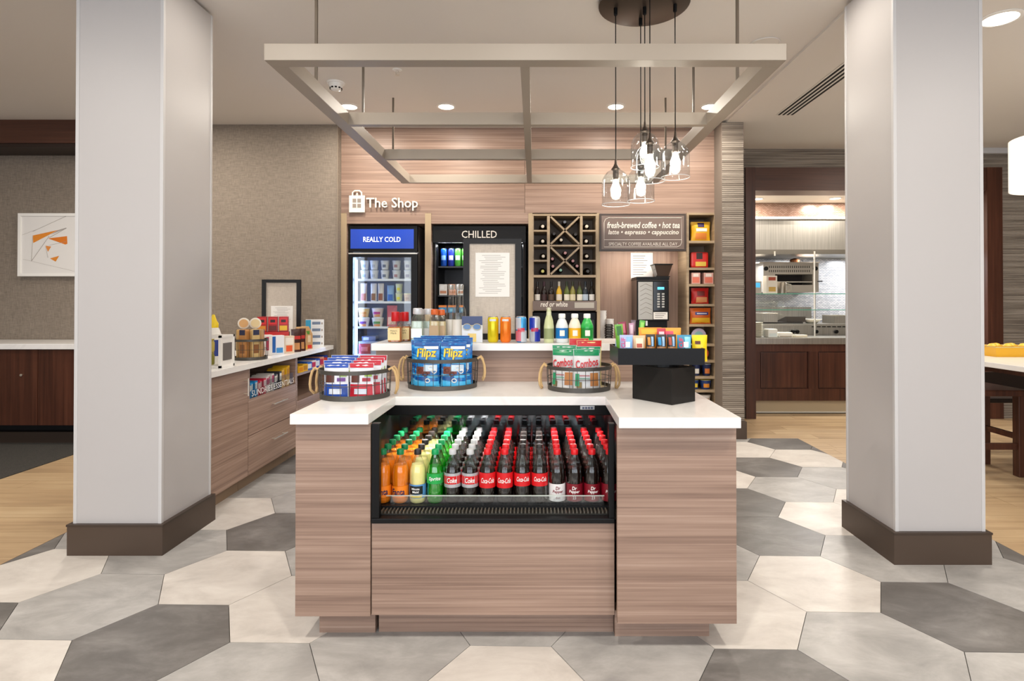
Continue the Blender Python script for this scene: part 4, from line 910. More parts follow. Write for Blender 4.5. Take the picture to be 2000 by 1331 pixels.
tag(dsk, 'round lilac noodle tub standing on edge in the tower', 'tub'); mk('lid_print', ([(.045*math.cos(R(k*20)), -.0148, .045*math.sin(R(k*20))) for k in range(18)], [tuple(range(18))]), P('#8fc0c0', .4), dsk)
dsk.location = (X_(1364, yt), yt, zs_[5]+.0755)
d2 = copy_tree(seal(dsk), (X_(1371, yt), yt, zs_[6]+.0625), None, 'round orange noodle tub standing on edge behind the snack tray')
d2.scale = (.82, 1, .82); d2.data = d2.data.copy(); d2.data.materials[0] = P('#d5502a', .35)
bowl('navy noodle cup, left one on the tower eighth shelf', 1359, 7, .042, .112, '#1c2a55', '#e8e6e2', '#e9e4da'); bowl('navy noodle cup, right one on the tower eighth shelf', 1379, 7, .046, .115, '#1c2a55', '#e8e6e2', '#e2803a')
bowl('navy and yellow cheese cup, left on the ninth tower shelf', 1357, 8, .036, .09, '#22407f', '#e8d45a', '#e8c83a'); bowl('navy and yellow cheese cup, right on the ninth tower shelf', 1377, 8, .055, .09, '#22407f', '#e8d45a', '#ef9a2c')
bowl('white food bowl on the lowest visible tower shelf', 1376, 9, .055, .08, '#e8e2da', '#d9cfc4', '#c98a5a')
# ------------------------------------------------------------------ left snack counter (runs along Y, faces +X)
LX, LXS, LZT, LZU = -1.96, -1.932, .878, .840; LB = -2.56
lc = tag(box('snack_worktop', LB, LXS, 3.44, 5.53, LZU, LZT, M_QUARTZ, bev=.002), 'white quartz worktop on the low snack cabinets at left', 'worktop')
def toe(o, y0, y1): box('toe_kick', LB+.02, LX-.07, y0, y1, 0, .10, P('#8a745e', .6), o)
ca_ = empty('door_cabinet', (-2.26, 3.7, 0), 'wood door cabinet nearest the left pillar', 'cabinet'); y0, y1 = 3.44, 3.938
box('carcass', LB, LX-.02, y0, y1, .10, LZU-.0005, M_LAM, ca_); dd = box('door', LX-.02, LX, y0, y1-.002, .105, LZU-.004, M_LAM, ca_, .001); toe(ca_, y0, y1)
def bar_handle(o, pts_a, pts_b, out=.03):
    (ya, za), (yb, zb_) = pts_a, pts_b
    mk('handle', join(gtube([(LX+out, ya, za), (LX+out, yb, zb_)], .0045, 8), gtube([(LX, ya+(yb-ya)*.12, za+(zb_-za)*.12), (LX+out, ya+(yb-ya)*.12, za+(zb_-za)*.12)], .004, 6), gtube([(LX, ya+(yb-ya)*.88, za+(zb_-za)*.88), (LX+out, ya+(yb-ya)*.88, za+(zb_-za)*.88)], .004, 6)), M_CHROME, o, True)
bar_handle(dd, (3.88, .66), (3.88, .78))
cb = empty('drawer_cabinet', (-2.26, 4.33, 0), 'wood two-drawer cabinet with an open bin of travel essentials', 'cabinet'); y0, y1 = 3.942, 4.73
mk('carcass', join(gbox(LB, LX-.02, y0, y1, .10, .60), gbox(LB, LB+.02, y0, y1, .60, LZU-.0005), gbox(LB+.02, LX, y0, y0+.016, .62, LZU-.0005), gbox(LB+.02, LX, y1-.016, y1, .62, LZU-.0005), gbox(LB+.02, LX-.02, y0, y1, .60, .62)), M_LAM, cb)
d1 = box('drawer', LX-.02, LX, y0, y1-.001, .374, .622, M_LAM, cb, .001); d2_ = box('drawer', LX-.02, LX, y0, y1-.001, .105, .370, M_LAM, cb, .001); toe(cb, y0, y1)
bar_handle(d1, (4.27, .535), (4.5, .535)); bar_handle(d2_, (4.27, .275), (4.5, .275))
ac = tag(mk('acrylic_front', gbox(LX-.012, LX-.009, y0+.022, y1-.022, .6228, .72), M_GLASS), 'clear acrylic front lettered in white before the travel essentials', 'display front')
text_side('front_lettering', 'SUNDRIES ESSENTIALS', LX-.0085, (y0+y1)/2+.02, .655, .042, WHT, ac, width=.70)
cc = empty('open_cabinet', (-2.26, 5.13, 0), 'open wood shelf cabinet at the far end of the snack counter', 'cabinet'); y0, y1 = 4.734, 5.52
mk('carcass', join(gbox(LB, LB+.02, y0, y1, .10, LZU-.0005), gbox(LB+.02, LX, y0, y0+.02, .10, LZU-.0005), gbox(LB+.02, LX, y1-.02, y1, .10, LZU-.0005), gbox(LB+.02, LX-.01, y0+.02, y1-.02, .45, .47)), M_LAM, cc)
box('shelf', LB+.02, LX, y0+.02, y1-.02, .68, .70, M_LAM, cc); box('lower_panel', LX-.02, LX, y0+.02, y1-.02, .105, .47, M_LAM, cc, .001); toe(cc, y0, y1)
# travel essentials in the drawer-cabinet bin
yy = 3.985
for i, (c, c2, lab, n) in enumerate((('#1f8fd0', '#e8f2fa', 'blue', 3), ('#c4203f', '#f2d8dc', 'red', 3), ('#d9d3d0', '#b03a62', 'white and pink', 3), ('#34343a', '#e6e2da', 'black', 3), ('#e8b81e', '#c98f12', 'yellow', 4))):
    for k in range(n):
        carton('sundry_carton', '%s travel carton in the open drawer bin, %s of its colour' % (lab, ORD(k)), 'box', (-2.04-.012*(k % 2), yy+.021, .6205), R(90), .04, .12, .10+.02*(i // 2)+.006*k, P(c, .4), [(.1, .9, .5, .9, P(c2, .4))], grp='travel cartons in the drawer bin'); yy += .0435
yy = 4.80
for i, (c, c2, lab) in enumerate((('#e8b21c', '#d98a12', 'yellow'), ('#e2b021', '#b9821a', 'mustard'), ('#1d63c8', '#e6eef8', 'blue'), ('#e7e2e4', '#c42552', 'white and red'), ('#2b4fb8', '#d9e2f4', 'dark blue'), ('#e3a68a', '#c4335a', 'peach'), ('#1b3fa0', '#c8352c', 'navy'))):
    carton('flat_snack_box', '%s flat box on the open cabinet shelf' % lab, 'box', (-2.03, yy+.042, .7005), R(80), .08, .14, .055+.006*i, P(c, .4), [(.15, .85, .2, .8, P(c2, .4))], grp='flat boxes on the open cabinet shelf'); yy += .094
# ------------------------------------------------------------------ wire baskets
def basket(lab, cx, cy, rx, ry, z0, h, wires=26, rope=True, taper=.97, name='wire_basket'):
    o = empty(name, (cx, cy, z0), lab, 'basket', 'round wire baskets'); e = ry/rx
    mk('base_band', gopen([(rx*taper, z0+.0005), (rx*taper, z0+.022), (rx*taper-.004, z0+.022), (rx*taper-.004, z0+.0005)], cx, cy, 40, e), M_WIRE, o, True)
    mk('base_plate', glathe([(rx*taper-.004, z0+.002), (rx*taper-.004, z0+.006)], cx, cy, 32, e), P('#c7b79c', .7), o)
    mk('rim_band', gopen([(rx-.002, z0+h-.017), (rx+.001, z0+h-.017), (rx+.001, z0+h), (rx-.003, z0+h)], cx, cy, 40, e), M_WIRE, o, True)
    ws = []
    for i in range(wires):
        a = 2*math.pi*i/wires; ws.append(gtube([(cx+rx*taper*math.cos(a), cy+ry*taper*math.sin(a), z0+.02), (cx+rx*math.cos(a), cy+ry*math.sin(a), z0+h-.01)], .0015, 5))
    r2 = rx*(1+taper)/2; ws.append(gtube([(cx+r2*math.cos(R(k*10)), cy+r2*e*math.sin(R(k*10)), z0+h*.5) for k in range(36)], .0016, 5, True))
    mk('wires', join(*ws), M_WIRE, o, True)
    if rope:
        for s in (-1, 1):
            half = [(0, .004), (.014, .012), (.026, -.002), (.034, -.03), (.037, -.06), (.034, -.085)]
            p = [(cx+s*(rx+a), cy-.028, z0+h-.01+b) for a, b in half]+[(cx+s*(rx+.026), cy-.012, z0+h-.112), (cx+s*(rx+.022), cy+.008, z0+h-.112)]+[(cx+s*(rx+a*.8), cy+.026, z0+h-.01+b) for a, b in half[::-1]]
            mk('rope_handle', gtube(p, .0058, 7), M_ROPE, o, True)
    return o
Zc = ZT+.0005
basket('low wire basket of blue and red snack pouches at the island left corner', -.800, 2.572, .156, .152, ZT, .128)
basket('wire basket of bright blue pretzel bags on the island', -.455, 2.862, .176, .158, ZT, .148)
basket('wire basket of silver and yellow pretzel snack bags on the island', .219, 2.795, .157, .15, ZT, .118)
# pouches in the first basket
bl, rd = P('#1d49a8', .3), P('#bf1f33', .3); wp = P('#e4e6ee', .3); br = P('#5a2a1c', .4)
k = 0
for row in range(4):
    for j, (m, cn_, dx) in enumerate(((bl, 'blue', -.067), (rd, 'red', .067))):
        y = 2.487+row*.047
        dxx = dx*(.81 if row == 0 else .97); wpo = .106 if row == 0 else .126
        pouch('snack_pouch', '%s and white snack pouch in the low basket, %s row from the front' % (cn_, ORD(row)), 'snack pouch', (-.80+dxx, y, ZT+.0075), 0, wpo, .150+row*.007, .032, wp,
              [(-.97, .97, .87, .995, m), (-.95, .95, .03, .40, m), (-.85, -.15, .45, .70, br), (.1, .8, .48, .58, P('#6a3a8a', .4) if j == 0 else P('#a8283a', .4)), (-.55, .5, .12, .27, P('#dfe6f4', .4)), (.3, .9, .62, .72, P('#9cc24a', .4))], (), 'stand', 0, 'snack pouches in the low basket', seed=k); k += 1
# blue pretzel bags
def swirl():
    m, nt, b, n, L = nodes('blue_swirl_print'); tc = n('TexCoord'); t = n('TexNoise'); t.inputs['Scale'].default_value = 16; t.inputs['Detail'].default_value = 3; t.inputs['Distortion'].default_value = 2.5
    mp = n('Mapping'); mp.inputs['Scale'].default_value = (.6, 1, 1.3); L(tc.outputs['Object'], mp.inputs[0]); L(mp.outputs[0], t.inputs[0])
    r = ramp(n, [(.36, '#0b4f9c'), (.47, '#1478c6'), (.55, '#1f94da'), (.66, '#7fd0f2')]); L(t.outputs[0], r.inputs[0]); L(r.outputs[0], b.inputs['Base Color']); b.inputs['Roughness'].default_value = .22
    return m
M_FL = swirl(); M_FL2 = P('#0d4f97', .25); M_FL3 = P('#45b6ea', .25); YELL = P('#f2d326', .4)
def flp(lab, x, y, rz, h, s, wd=.145):
    o = pouch('pretzel_bag', lab, 'pretzel bag', (x, y, ZT+.0075), rz, wd, h, .042, M_FL, [(-.97, .97, .9, .99, M_FL2), (-.95, .95, .04, .14, M_FL3), (-.9, .0, .55, .59, M_FL3), (-.1, .92, .52, .55, M_FL3), (-.2, .9, .84, .90, WHT),
        (-.8, .3, .30, .46, P('#7a3b2a', .4)), (-.2, .85, .36, .50, P('#cfe4f4', .4)), (-.9, .1, .18, .24, M_FL2), (.1, .9, .22, .28, M_FL3)], [('Flipz', .02, .735, .056, P('#8a5a12', .4), dict(width=wd*.76, shear=.1, bold=.035)), ('Flipz', 0, .735, .054, YELL, dict(width=wd*.74, shear=.1, bold=.02))], 'stand', 0, 'blue pretzel bags in the basket', s)
    for i, (u, v) in enumerate(((-.5, .38), (-.1, .30), (.35, .43), (.6, .36), (.1, .16))):
        pz = [(u*wd/2+.011*math.cos(R(q*40)), -pouch_half(u, v, .042, 'stand')-.006, v*h+.009*math.sin(R(q*40))) for q in range(9)]
        mk('pretzel_print', gtube(pz, .0026, 5, True), P('#6a3220', .4) if i < 2 else WHT, o, True, local=True)
    return o
i = 0
for row, (y, xs, h) in enumerate(((2.787, (-.0645, .0645), .222), (2.838, (-.08, .075), .228), (2.888, (-.08, .075), .236), (2.937, (-.0625, .0625), .242))):
    for j, dx in enumerate(xs):
        flp('blue pretzel bag, %s one in the %s row of the basket' % (('left', 'right')[j], ORD(row)), -.455+dx, y, 0, h, 20+i, .126 if row in (0, 3) else .145); i += 1
# silver and yellow pretzel snack bags
SV = P('#d9dadb', .28); GRN = P('#138a58', .3); CRD = P('#c4242c', .3); YLW = P('#e6d690', .3); TAN = P('#b9783c', .45)
def cmb(lab, x, y, rz, tilt, w_, h, a, seed):
    top_, body = (GRN, SV) if a else (CRD, YLW)
    return pouch('pretzel_snack_bag', lab, 'snack bag', (x, y, ZT+.0075), rz, w_, h, .05, body, [(-.97, .97, .84, .995, top_), (.25, .9, .1, .42, TAN), (-.8, -.4, .06, .2, P('#8d7a4a', .5)), (-.9, -.6, .1, .4, P('#2f9a6a', .4) if a else P('#d8b64a', .4))] + ([(-.6, .2, .34, .37, P('#b9787c', .4)), (-.6, .2, .27, .30, P('#7fae98', .4))] if a else []),
          [('Combos', 0, .66, .040, CRD, dict(width=w_*.86, shear=.12, bold=.025, tilt=.16)), ('___', .3, .52, .006, CRD, dict(width=w_*.5, tilt=.2))] if a else [], 'stand', tilt, 'pretzel snack bags in the basket', seed)
cmb('silver pretzel snack bag with green top, front centre of the basket', .248, 2.715, R(2), 0, .125, .192, True, 41)
cmb('silver pretzel snack bag with green top, turned at the front left', .14, 2.752, R(-22), R(-3), .115, .188, True, 42)
cmb('silver snack bag with green top, second row left in the basket', .150, 2.805, R(-10), R(3), .12, .205, True, 43)
cmb('silver snack bag with green top, second row centre in the basket', .262, 2.78, R(0), R(2), .12, .20, True, 44)
cmb('yellow snack bag with red top, third row right in the basket', .272, 2.842, R(4), R(2), .125, .225, False, 45)
cmb('yellow snack bag with red top, rearmost in the basket', .225, 2.892, R(2), R(2), .10, .232, False, 46)
# ------------------------------------------------------------------ black snack stand
st = empty('snack_stand', (.575, 2.5, ZT), 'black snack tray on a turned black block at the island right', 'display stand')
fx, fy = .563, 2.345; e1 = (math.cos(R(128)), math.sin(R(128))); e2 = (math.cos(R(38)), math.sin(R(38))); La, Lb = .215, .155
pol = [(fx, fy), (fx+e2[0]*Lb, fy+e2[1]*Lb), (fx+e2[0]*Lb+e1[0]*La, fy+e2[1]*Lb+e1[1]*La), (fx+e1[0]*La, fy+e1[1]*La)]
M_STAND = P('#1d1b1a', .42, spec=.3)
mk('block', gprism(pol, ZT+.0005, 1.024), M_STAND, st, bev=.0015)
mk('turntable', glathe([(.07, 1.024), (.07, 1.036)], .55, 2.47, 28), M_BLACK, st)
ta, tb, tf, tk, tz0, tz1 = X_(1207, 2.38), X_(1376.5, 2.38), 2.38, 2.64, 1.036, Z_(681, 2.38)
mk('tray', join(gbox(ta, tb, tf, tk, tz0, tz0+.008), gbox(ta, tb, tf, tf+.006, tz0+.008, tz1), gbox(ta, tb, tk-.006, tk, tz0+.008, tz1), gbox(ta, ta+.006, tf+.006, tk-.006, tz0+.008, tz1), gbox(tb-.006, tb, tf+.006, tk-.006, tz0+.008, tz1)), P('#0e0e10', .4, spec=.22), st)
tzf = tz0+.0085
def bar(p0, p1, top, Y, lab, c, bands=(), texts=(), tilt=0, rz=0, seed=0, t=.03, kind='pillow'):
    return snack(p0, p1, top, 0, Y, lab, P(c, .3), bands, kind, 'snack_bar', 'snack bar', 'snack bars in the black tray', texts, t, tzf, tilt, rz, seed)
Y1 = 2.415
def VT(s): return None
def clif(p0, p1, lab, c, c2, ct):
    o = bar(p0, p1, 655, Y1, lab, c, [(.0, .85, .45, .93, P(c2, .35)), (-.2, .5, .55, .75, WHT)])
    T, Fc = gtext('CLIF', .018, bold=.02, width=.042); w_ = X_(p1, Y1)-X_(p0, Y1); h = Z_(655, Y1)-tzf
    mk('lettering', ([(-.55*w_/2-b_, -.0175, .72*h+a_) for a_, b_ in T], Fc), ct, o, local=True); return o
clif(1210, 1236, 'light blue snack bar at the left end of the tray', '#a9b6dc', '#7fb4e6', P('#c7357a', .4))
bar(1236, 1260, 656, Y1, 'tan oat snack bar second from the left in the tray', '#d8b996', [(-.6, .6, .5, .9, P('#e9d9bd', .4)), (-.5, .4, .55, .7, P('#b5503a', .4))])
for i, (a, b, c2) in enumerate(((1261, 1279, '#c98a3a'), (1281, 1301, '#2a8ac0'), (1302, 1320, '#a84a34'))):
    bar(a, b, 654, Y1, 'dark wrapped snack bar, %s of three in the tray middle' % ('leftmost', 'middle', 'rightmost')[i], '#33302f', [(-.9, .9, .42, .56, P('#a87a52', .4)), (.1, .6, .58, .92, P('#8fb4d8', .4)), (-.7, -.1, .62, .9, P(c2, .4))])
clif(1322, 1350, 'teal snack bar beside the yellow bag in the tray', '#3b8fb4', '#7cc6de', P('#d92b45', .4))
bar(1351, 1381, 655, Y1+.012, 'bright yellow snack bag at the right end of the tray', '#f3d11c', [(-.7, .0, .66, .78, P('#5a2a1c', .4)), (-.5, .7, .42, .5, P('#c99a12', .4))], t=.03)
Y2 = 2.47
bar(1247, 1292, 640.5, Y2, 'orange snack pouch behind the dark bars, left one', '#f09a1e', [(-.8, .8, .8, .95, P('#f6b23a', .35))], seed=3)
bar(1290, 1330, 641, Y2+.03, 'orange snack pouch behind the dark bars, right one', '#eda63a', [(-.8, .2, .72, .9, P('#d8506a', .35))], seed=5)
bar(1283, 1300, 642, Y2-.022, 'red patterned bar in front of the orange pouches', '#c43a4a', [(-.6, .6, .74, .9, P('#f0c8cc', .4))], t=.02)
for p0, p1, tp, rz, tl, c, c2, lab, yq in ((1240, 1251, 626, 14, 0, '#58a838', '#8fd060', 'upright green gum stick pack at the tray centre', 2.50), (1206, 1222, 634, -10, 0, '#6fae3c', '#2f6a2a', 'green stick pack leaning at the tray left', 2.49),
        (1216, 1231, 629, -14, 0, '#8a1f3c', '#c86a80', 'dark red stick pack leaning at the tray left', 2.535), (1198, 1212, 634, 10, 0, '#a9bedd', '#dfe8f4', 'pale blue stick pack at the tray left corner', 2.535), (1228, 1238, 632, 0, 0, '#c99ab8', '#e6cadb', 'lilac stick pack beside the green one', 2.56), (1232, 1242, 626, 0, 0, '#6b5560', '#8f7a86', 'plum stick pack behind the lilac one', 2.60)):
    o = bar(max(p0, 1208+(yq-2.38)*-60), max(p1, 1219+(yq-2.38)*-60), tp, yq, lab, c, [(-.6, .6, .7, .95, P(c2, .4))], t=.018); o.rotation_euler[1] = R(rz*.5)
# ------------------------------------------------------------------ bottles, cans and a board on the riser ledge
UZ = UZ1+.0005
def sqbottle(name, lab, px_, Y, wpx, toppx, glass, liquid, capm, labm, grp, label_z=(.12, .5), neck=.62, lett=None, nr=.4, cz=.84):
    w2 = wpx*Y/F/2; h = Z_(toppx, Y)-UZ; x = X_(px_, Y); r = w2*nr
    def sq(k, z, s): # rounded square section
        return [(s*w2*(abs(math.cos(a))**.45)*math.copysign(1, math.cos(a)), s*w2*(abs(math.sin(a))**.45)*math.copysign(1, math.sin(a)), z) for a in [2*math.pi*i/20 for i in range(20)]]
    secs = [(0, .96), (.01, 1), (neck*.78, 1), (neck*.9, .93), (neck, (1+nr)/2), (neck*1.1, nr), (max(.88, neck*1.15), nr*.92)]
    V, Fc = [], []
    for z, s in secs:
        V += [(s*w2*math.cos(a), s*w2*math.sin(a), z*h) for a in [2*math.pi*i/20 for i in range(20)]] if z > neck else sq(0, z*h, s)
    for k in range(len(secs)-1):
        for i in range(20): j = (i+1) % 20; Fc.append((k*20+i, k*20+j, (k+1)*20+j, (k+1)*20+i))
    Fc.append(tuple(range(19, -1, -1))); Fc.append(tuple((len(secs)-1)*20+i for i in range(20)))
    o = mk(name, (V, Fc), glass, smooth=True, loc=(0, 0, 0)); tag(o, lab, 'bottle', grp)
    V2 = [(a*.94, b*.94, c*.9+.003) for a, b, c in V if c < neck*h*.99]; n = len(V2)//20
    F2 = [(k*20+i, k*20+(i+1) % 20, (k+1)*20+(i+1) % 20, (k+1)*20+i) for k in range(n-1) for i in range(20)]+[tuple((n-1)*20+i for i in range(20)), tuple(range(19, -1, -1))]
    if liquid: mk('liquid', (V2, F2), liquid, o, True)
    mk('cap', glathe([(r*1.12, cz*h), (r*1.2, (cz+.02)*h), (r*1.15, .985*h), (r*.9, h), (0, h)], 0, 0, 16), capm, o, True)
    if labm: lo_ = mk('label_print', gbox(-w2*.86, w2*.86, -w2-.0012, -w2-.0004, label_z[0]*h, label_z[1]*h), labm, o)
    if lett:
        for s, z, size, wd, m in lett: text_front('lettering', s, 0, -w2-.0018, z*h, size, m, o, width=wd)
    o.location = (x, Y, UZ); return o
AMB = P('#c26a24', .12); CRM = P('#e4cf98', .5); WAX = P('#c2161c', .3); INK2 = P('#5a4a38', .6)
gw = 'red-wax amber bottles on the ledge'
for k, (p, Y) in enumerate(((772.5, 3.10), (791, 3.175), (788, 3.255))):
    sqbottle('whiskey_bottle', ('amber whiskey bottle with red wax cap, frontmost of three', 'amber whiskey bottle with red wax cap, middle of three', 'amber whiskey bottle with red wax cap, rear of three')[k], p, Y, 27-k, 609+k*.5, M_PET, AMB, WAX, CRM, gw, (.07, .47), .60, nr=.5, cz=.68, lett=[("Maker's", .38, .009, .036, INK2), ('Mark', .30, .010, .03, INK2)])
CLR = P('#cdd9cf', .1)
for k, (p, Y) in enumerate(((816, 3.115), (837, 3.185), (820, 3.25))):
    sqbottle('white_rum_bottle', ('clear rum bottle with silver cap, frontmost of three', 'clear rum bottle with silver cap, right of three', 'clear rum bottle with silver cap, rear of three')[k], p, Y, 24-k, 602+k, M_PET, CLR, P('#d5d7da', .3, .2), WHT, 'clear rum bottles on the ledge', (.12, .40), .74, nr=.66, cz=.82)
for k, (p, Y) in enumerate(((849, 3.115), (862, 3.15), (858, 3.225))):
    o = sqbottle('tequila_bottle', ('pale amber bottle with orange cap, frontmost of three', 'pale amber bottle with orange cap, right of three', 'pale amber bottle with orange cap, rear of three')[k], p, Y, 20, 604+k, M_PET, P('#cfb88a', .12), P('#d2632c', .4), P('#b59a78', .5), 'orange-capped bottles on the ledge', (.1, .5), .76, nr=.62, cz=.83)
VK = [(0, 0), (.0285, 0), (.03, .005), (.0305, .15), (.028, .175), (.0155, .20), (.0145, .29)]
for k, (p, Y) in enumerate(((881, 3.20), (894, 3.13), (900, 3.24))):
    o = mk('vodka_bottle', glathe(VK, 0, 0, 18), M_PET, smooth=True, loc=(0, 0, 0)); tag(o, ('tall clear vodka bottle, left of three', 'tall clear vodka bottle, front centre of three', 'tall clear vodka bottle, right rear of three')[k], 'bottle', 'tall clear bottles on the ledge')
    mk('cap', glathe([(.0155, .285), (.0165, .288), (.0165, .312), (0, .313)], 0, 0, 14), P('#b9b6b0', .25, .6), o, True); ring(o, 'label_print', .0312, .03, .12, P('#d9d3ca', .3), -150, -30); o.location = (X_(p, Y), Y, UZ)
# reading glasses on a card
gy = 3.075; gc = carton('glasses_card', 'reading glasses pack on a blue card on the ledge', 'glasses pack', (X_(922.5, gy), gy, UZ), R(-3), X_(943, gy)-X_(902.5, gy), .012, Z_(618, gy)-UZ, P('#d6dbe3', .4), [(0, 1, .66, 1, P('#3d4a72', .4)), (.3, .7, .02, .34, P('#e2c77a', .4))], bev=.001)
cw = X_(943, gy)-X_(902.5, gy)
for s in (-1, 1):
    mk('lens', ([(s*cw*.24+.021*math.cos(R(k*30)), -.0105, .083+.015*math.sin(R(k*30))) for k in range(12)], [tuple(range(12))]), P('#5b7fae', .15), gc, local=True)
    mk('glasses_rim', gtube([(s*cw*.24+.022*math.cos(R(k*30)), -.0105, .083+.0165*math.sin(R(k*30))) for k in range(12)], .0018, 5, True), P('#c9b98a', .3), gc, local=True)
mk('nose_bridge', gtube([(-.008, -.0105, .088), (0, -.012, .091), (.008, -.0105, .088)], .0016, 5), P('#c9b98a', .3), gc, local=True)
for p, c, bands, lab in ((963, '#d8c414', [(-125, -55, .82, .9, P('#cfd2d6', .3))], 'yellow slim energy drink can'), (987.5, '#ee7a1e', [(-125, -55, .82, .9, P('#cfd2d6', .3))], 'orange slim energy drink can'),
                    (1018, '#3f9ad2', [(-90, 0, .02, .46, P('#b9c0c8', .3)), (-180, -90, .5, .95, P('#aeb6c0', .3)), (-130, -50, .40, .56, P('#c4384a', .3)), (-180, -90, .05, .45, P('#c46a78', .3))], 'light blue and red slim energy drink can'),
                    (1044.5, '#b9bdc4', [(-90, 0, .04, .50, P('#16299a', .3)), (-180, -90, .5, .95, P('#1d31a0', .3)), (-130, -50, .42, .56, P('#b83346', .3))], 'silver and dark blue slim energy drink can')):
    can('energy_drink_can', lab+' on the ledge', X_(p, 3.08), 3.08, UZ, .0292, .139, P(c, .25, .35), bands, grp='slim cans on the ledge')
tn = mk('tonic_bottle', glathe([(0, 0), (.026, 0), (.0275, .006), (.0275, .085), (.022, .12), (.0125, .15), (.0115, .178)], 0, 0, 18), P('#c9cf9f', .1), smooth=True, loc=(0, 0, 0)); tag(tn, 'slim pale green glass tonic bottle on the ledge', 'bottle')
mk('cap', glathe([(.013, .176), (.0135, .186), (0, .188)], 0, 0, 14), P('#d8d4b8', .3, .4), tn, True); ring(tn, 'label_print', .028, .02, .075, P('#8f9a6a', .4), -160, -20); ring(tn, 'neck_label', .0138, .135, .165, P('#cfd3b0', .4), -160, -20); tn.location = (X_(1072, 3.07), 3.07, UZ)
JB = [(0, 0), (.031, 0), (.034, .006), (.0345, .02), (.0345, .078), (.033, .092), (.024, .115), (.0165, .128), (.0155, .134)]
for p, c, lb, lab in ((1097.5, '#dfe6ea', '#1274bd', 'water bottle with a blue label and white cap'), (1122.5, '#eee6d2', '#f0b51e', 'juice bottle with a yellow label and white cap'), (1146.5, '#27b04a', '#128a36', 'green juice bottle with a white cap')):
    o = mk('juice_bottle', glathe([(r*.98, z) for r, z in JB], 0, 0, 20), P(c, .12), smooth=True, loc=(0, 0, 0)); tag(o, lab+' on the ledge', 'bottle', 'small round bottles on the ledge')
    mk('cap', glathe([(.0185, .130), (.019, .133), (.0188, .150), (.016, .154), (0, .1545)], 0, 0, 16), P('#eef1ef', .35), o, True)
    l_ = mk('label_wrap', gopen([(.0343, .022), (.0344, .05), (.0343, .078)], 0, 0, 20), P(lb, .35), o, True); ring(l_, 'label_emblem', .0348, .036, .066, P('#f1efe6', .4), -112, -68)
    o.location = (X_(p, 3.07), 3.07, UZ)
def board(lab, x, y, z, w_, h, rz, px_, pw, pz0, pz1, fw=.035):
    o = empty('menu_board', (0, 0, 0), lab, 'menu board', 'black-framed linen menu boards')
    mk('frame', join(gbox(-w_/2, w_/2, -.012, .012, 0, fw), gbox(-w_/2, w_/2, -.012, .012, h-fw*.8, h), gbox(-w_/2, -w_/2+fw, -.012, .012, fw, h-fw*.8), gbox(w_/2-fw, w_/2, -.012, .012, fw, h-fw*.8)), P('#171617', .42, spec=.3), o)
    box('linen_panel', -w_/2+fw, w_/2-fw, -.002, .010, fw, h-fw*.8, M_LINENP, o)
    sh = box('menu_sheet', px_-pw/2, px_+pw/2, -.0042, -.002, pz0, pz1, M_PAPER, o); rr = random.Random(9); n = 22
    ls = []
    for i in range(n):
        z1 = pz1-(pz1-pz0)*(.06+.9*i/n); ls.append(gbox(px_-pw*.42*rr.uniform(.5, 1), px_+pw*.42*rr.uniform(.3, 1), -.0048, -.0042, z1-.0012, z1+.0008))
    mk('printed_lines', join(*ls), P('#9a9690', .7), sh)
    box('rear_foot', -.05, .05, .012, .07, 0, .006, P('#171617', .42, spec=.3), o)
    o.location = (x, y, z); o.rotation_euler = (0, 0, rz); return o
by = 3.30; bw = X_(1018, by)-X_(905, by); bh = Z_(467, by)-UZ
board('black-framed menu board on the island ledge before the chilled cabinet', (X_(905, by)+X_(1018, by))/2, by, UZ, bw, bh, 0, X_(962, by)-X_(961.5, by), X_(994.5, by)-X_(928, by), Z_(580, by)-UZ, Z_(494, by)-UZ)
board('black-framed menu board standing on the snack counter at left', X_(550, 5.1), 5.1, LZT+.0005, .335, Z_(546.5, 5.1)-LZT, R(4), .005, .19, .10, Z_(598, 5.1)-LZT)
# ------------------------------------------------------------------ goods on the snack counter
LZ = LZT+.0005
def gcart(nm, lab, px_, py_, rz, w_, d, h, c, prints, grp=None, z=None, cat='box'):
    if isinstance(px_, tuple): xx, Y = px_
    else: Y = (H-LZT)*F/(py_-HZ); xx = X_(px_, Y)
    return carton(nm, lab, cat, (xx, Y, LZ if z is None else z), R(rz), w_, d, h, P(c, .4), [(a, b, e, f, P(m, .4)) for a, b, e, f, m in prints], grp=grp)
wc = empty('white_cube_display', (-2.06, 3.70, LZ), 'white wooden cube frame with a small dark panel on the snack counter', 'display cube')
s_, hh = .085, .205
for a_ in (-s_, s_-.014):
    for b_ in (-s_, s_-.014): box('post', -2.06+a_, -2.06+a_+.014, 3.70+b_, 3.70+b_+.014, LZ+.014, LZ+hh-.014, M_WHITE, wc)
for z in (LZ, LZ+hh-.014): mk('frame_ring', join(gbox(-2.06-s_, -2.06+s_, 3.7-s_, 3.7-s_+.014, z, z+.014), gbox(-2.06-s_, -2.06+s_, 3.7+s_-.014, 3.7+s_, z, z+.014), gbox(-2.06-s_, -2.06-s_+.014, 3.7-s_, 3.7+s_, z, z+.014), gbox(-2.06+s_-.014, -2.06+s_, 3.7-s_, 3.7+s_, z, z+.014)), M_WHITE, wc)
box('side_panel', -2.06+s_-.008, -2.06+s_-.004, 3.7-s_+.014, 3.7+s_-.014, LZ+.014, LZ+hh-.014, M_WHITE, wc); box('slate_panel', -2.06+s_-.004, -2.06+s_+.001, 3.7-.05, 3.7+.05, LZ+.045, LZ+hh-.05, P('#6b6460', .6), wc)
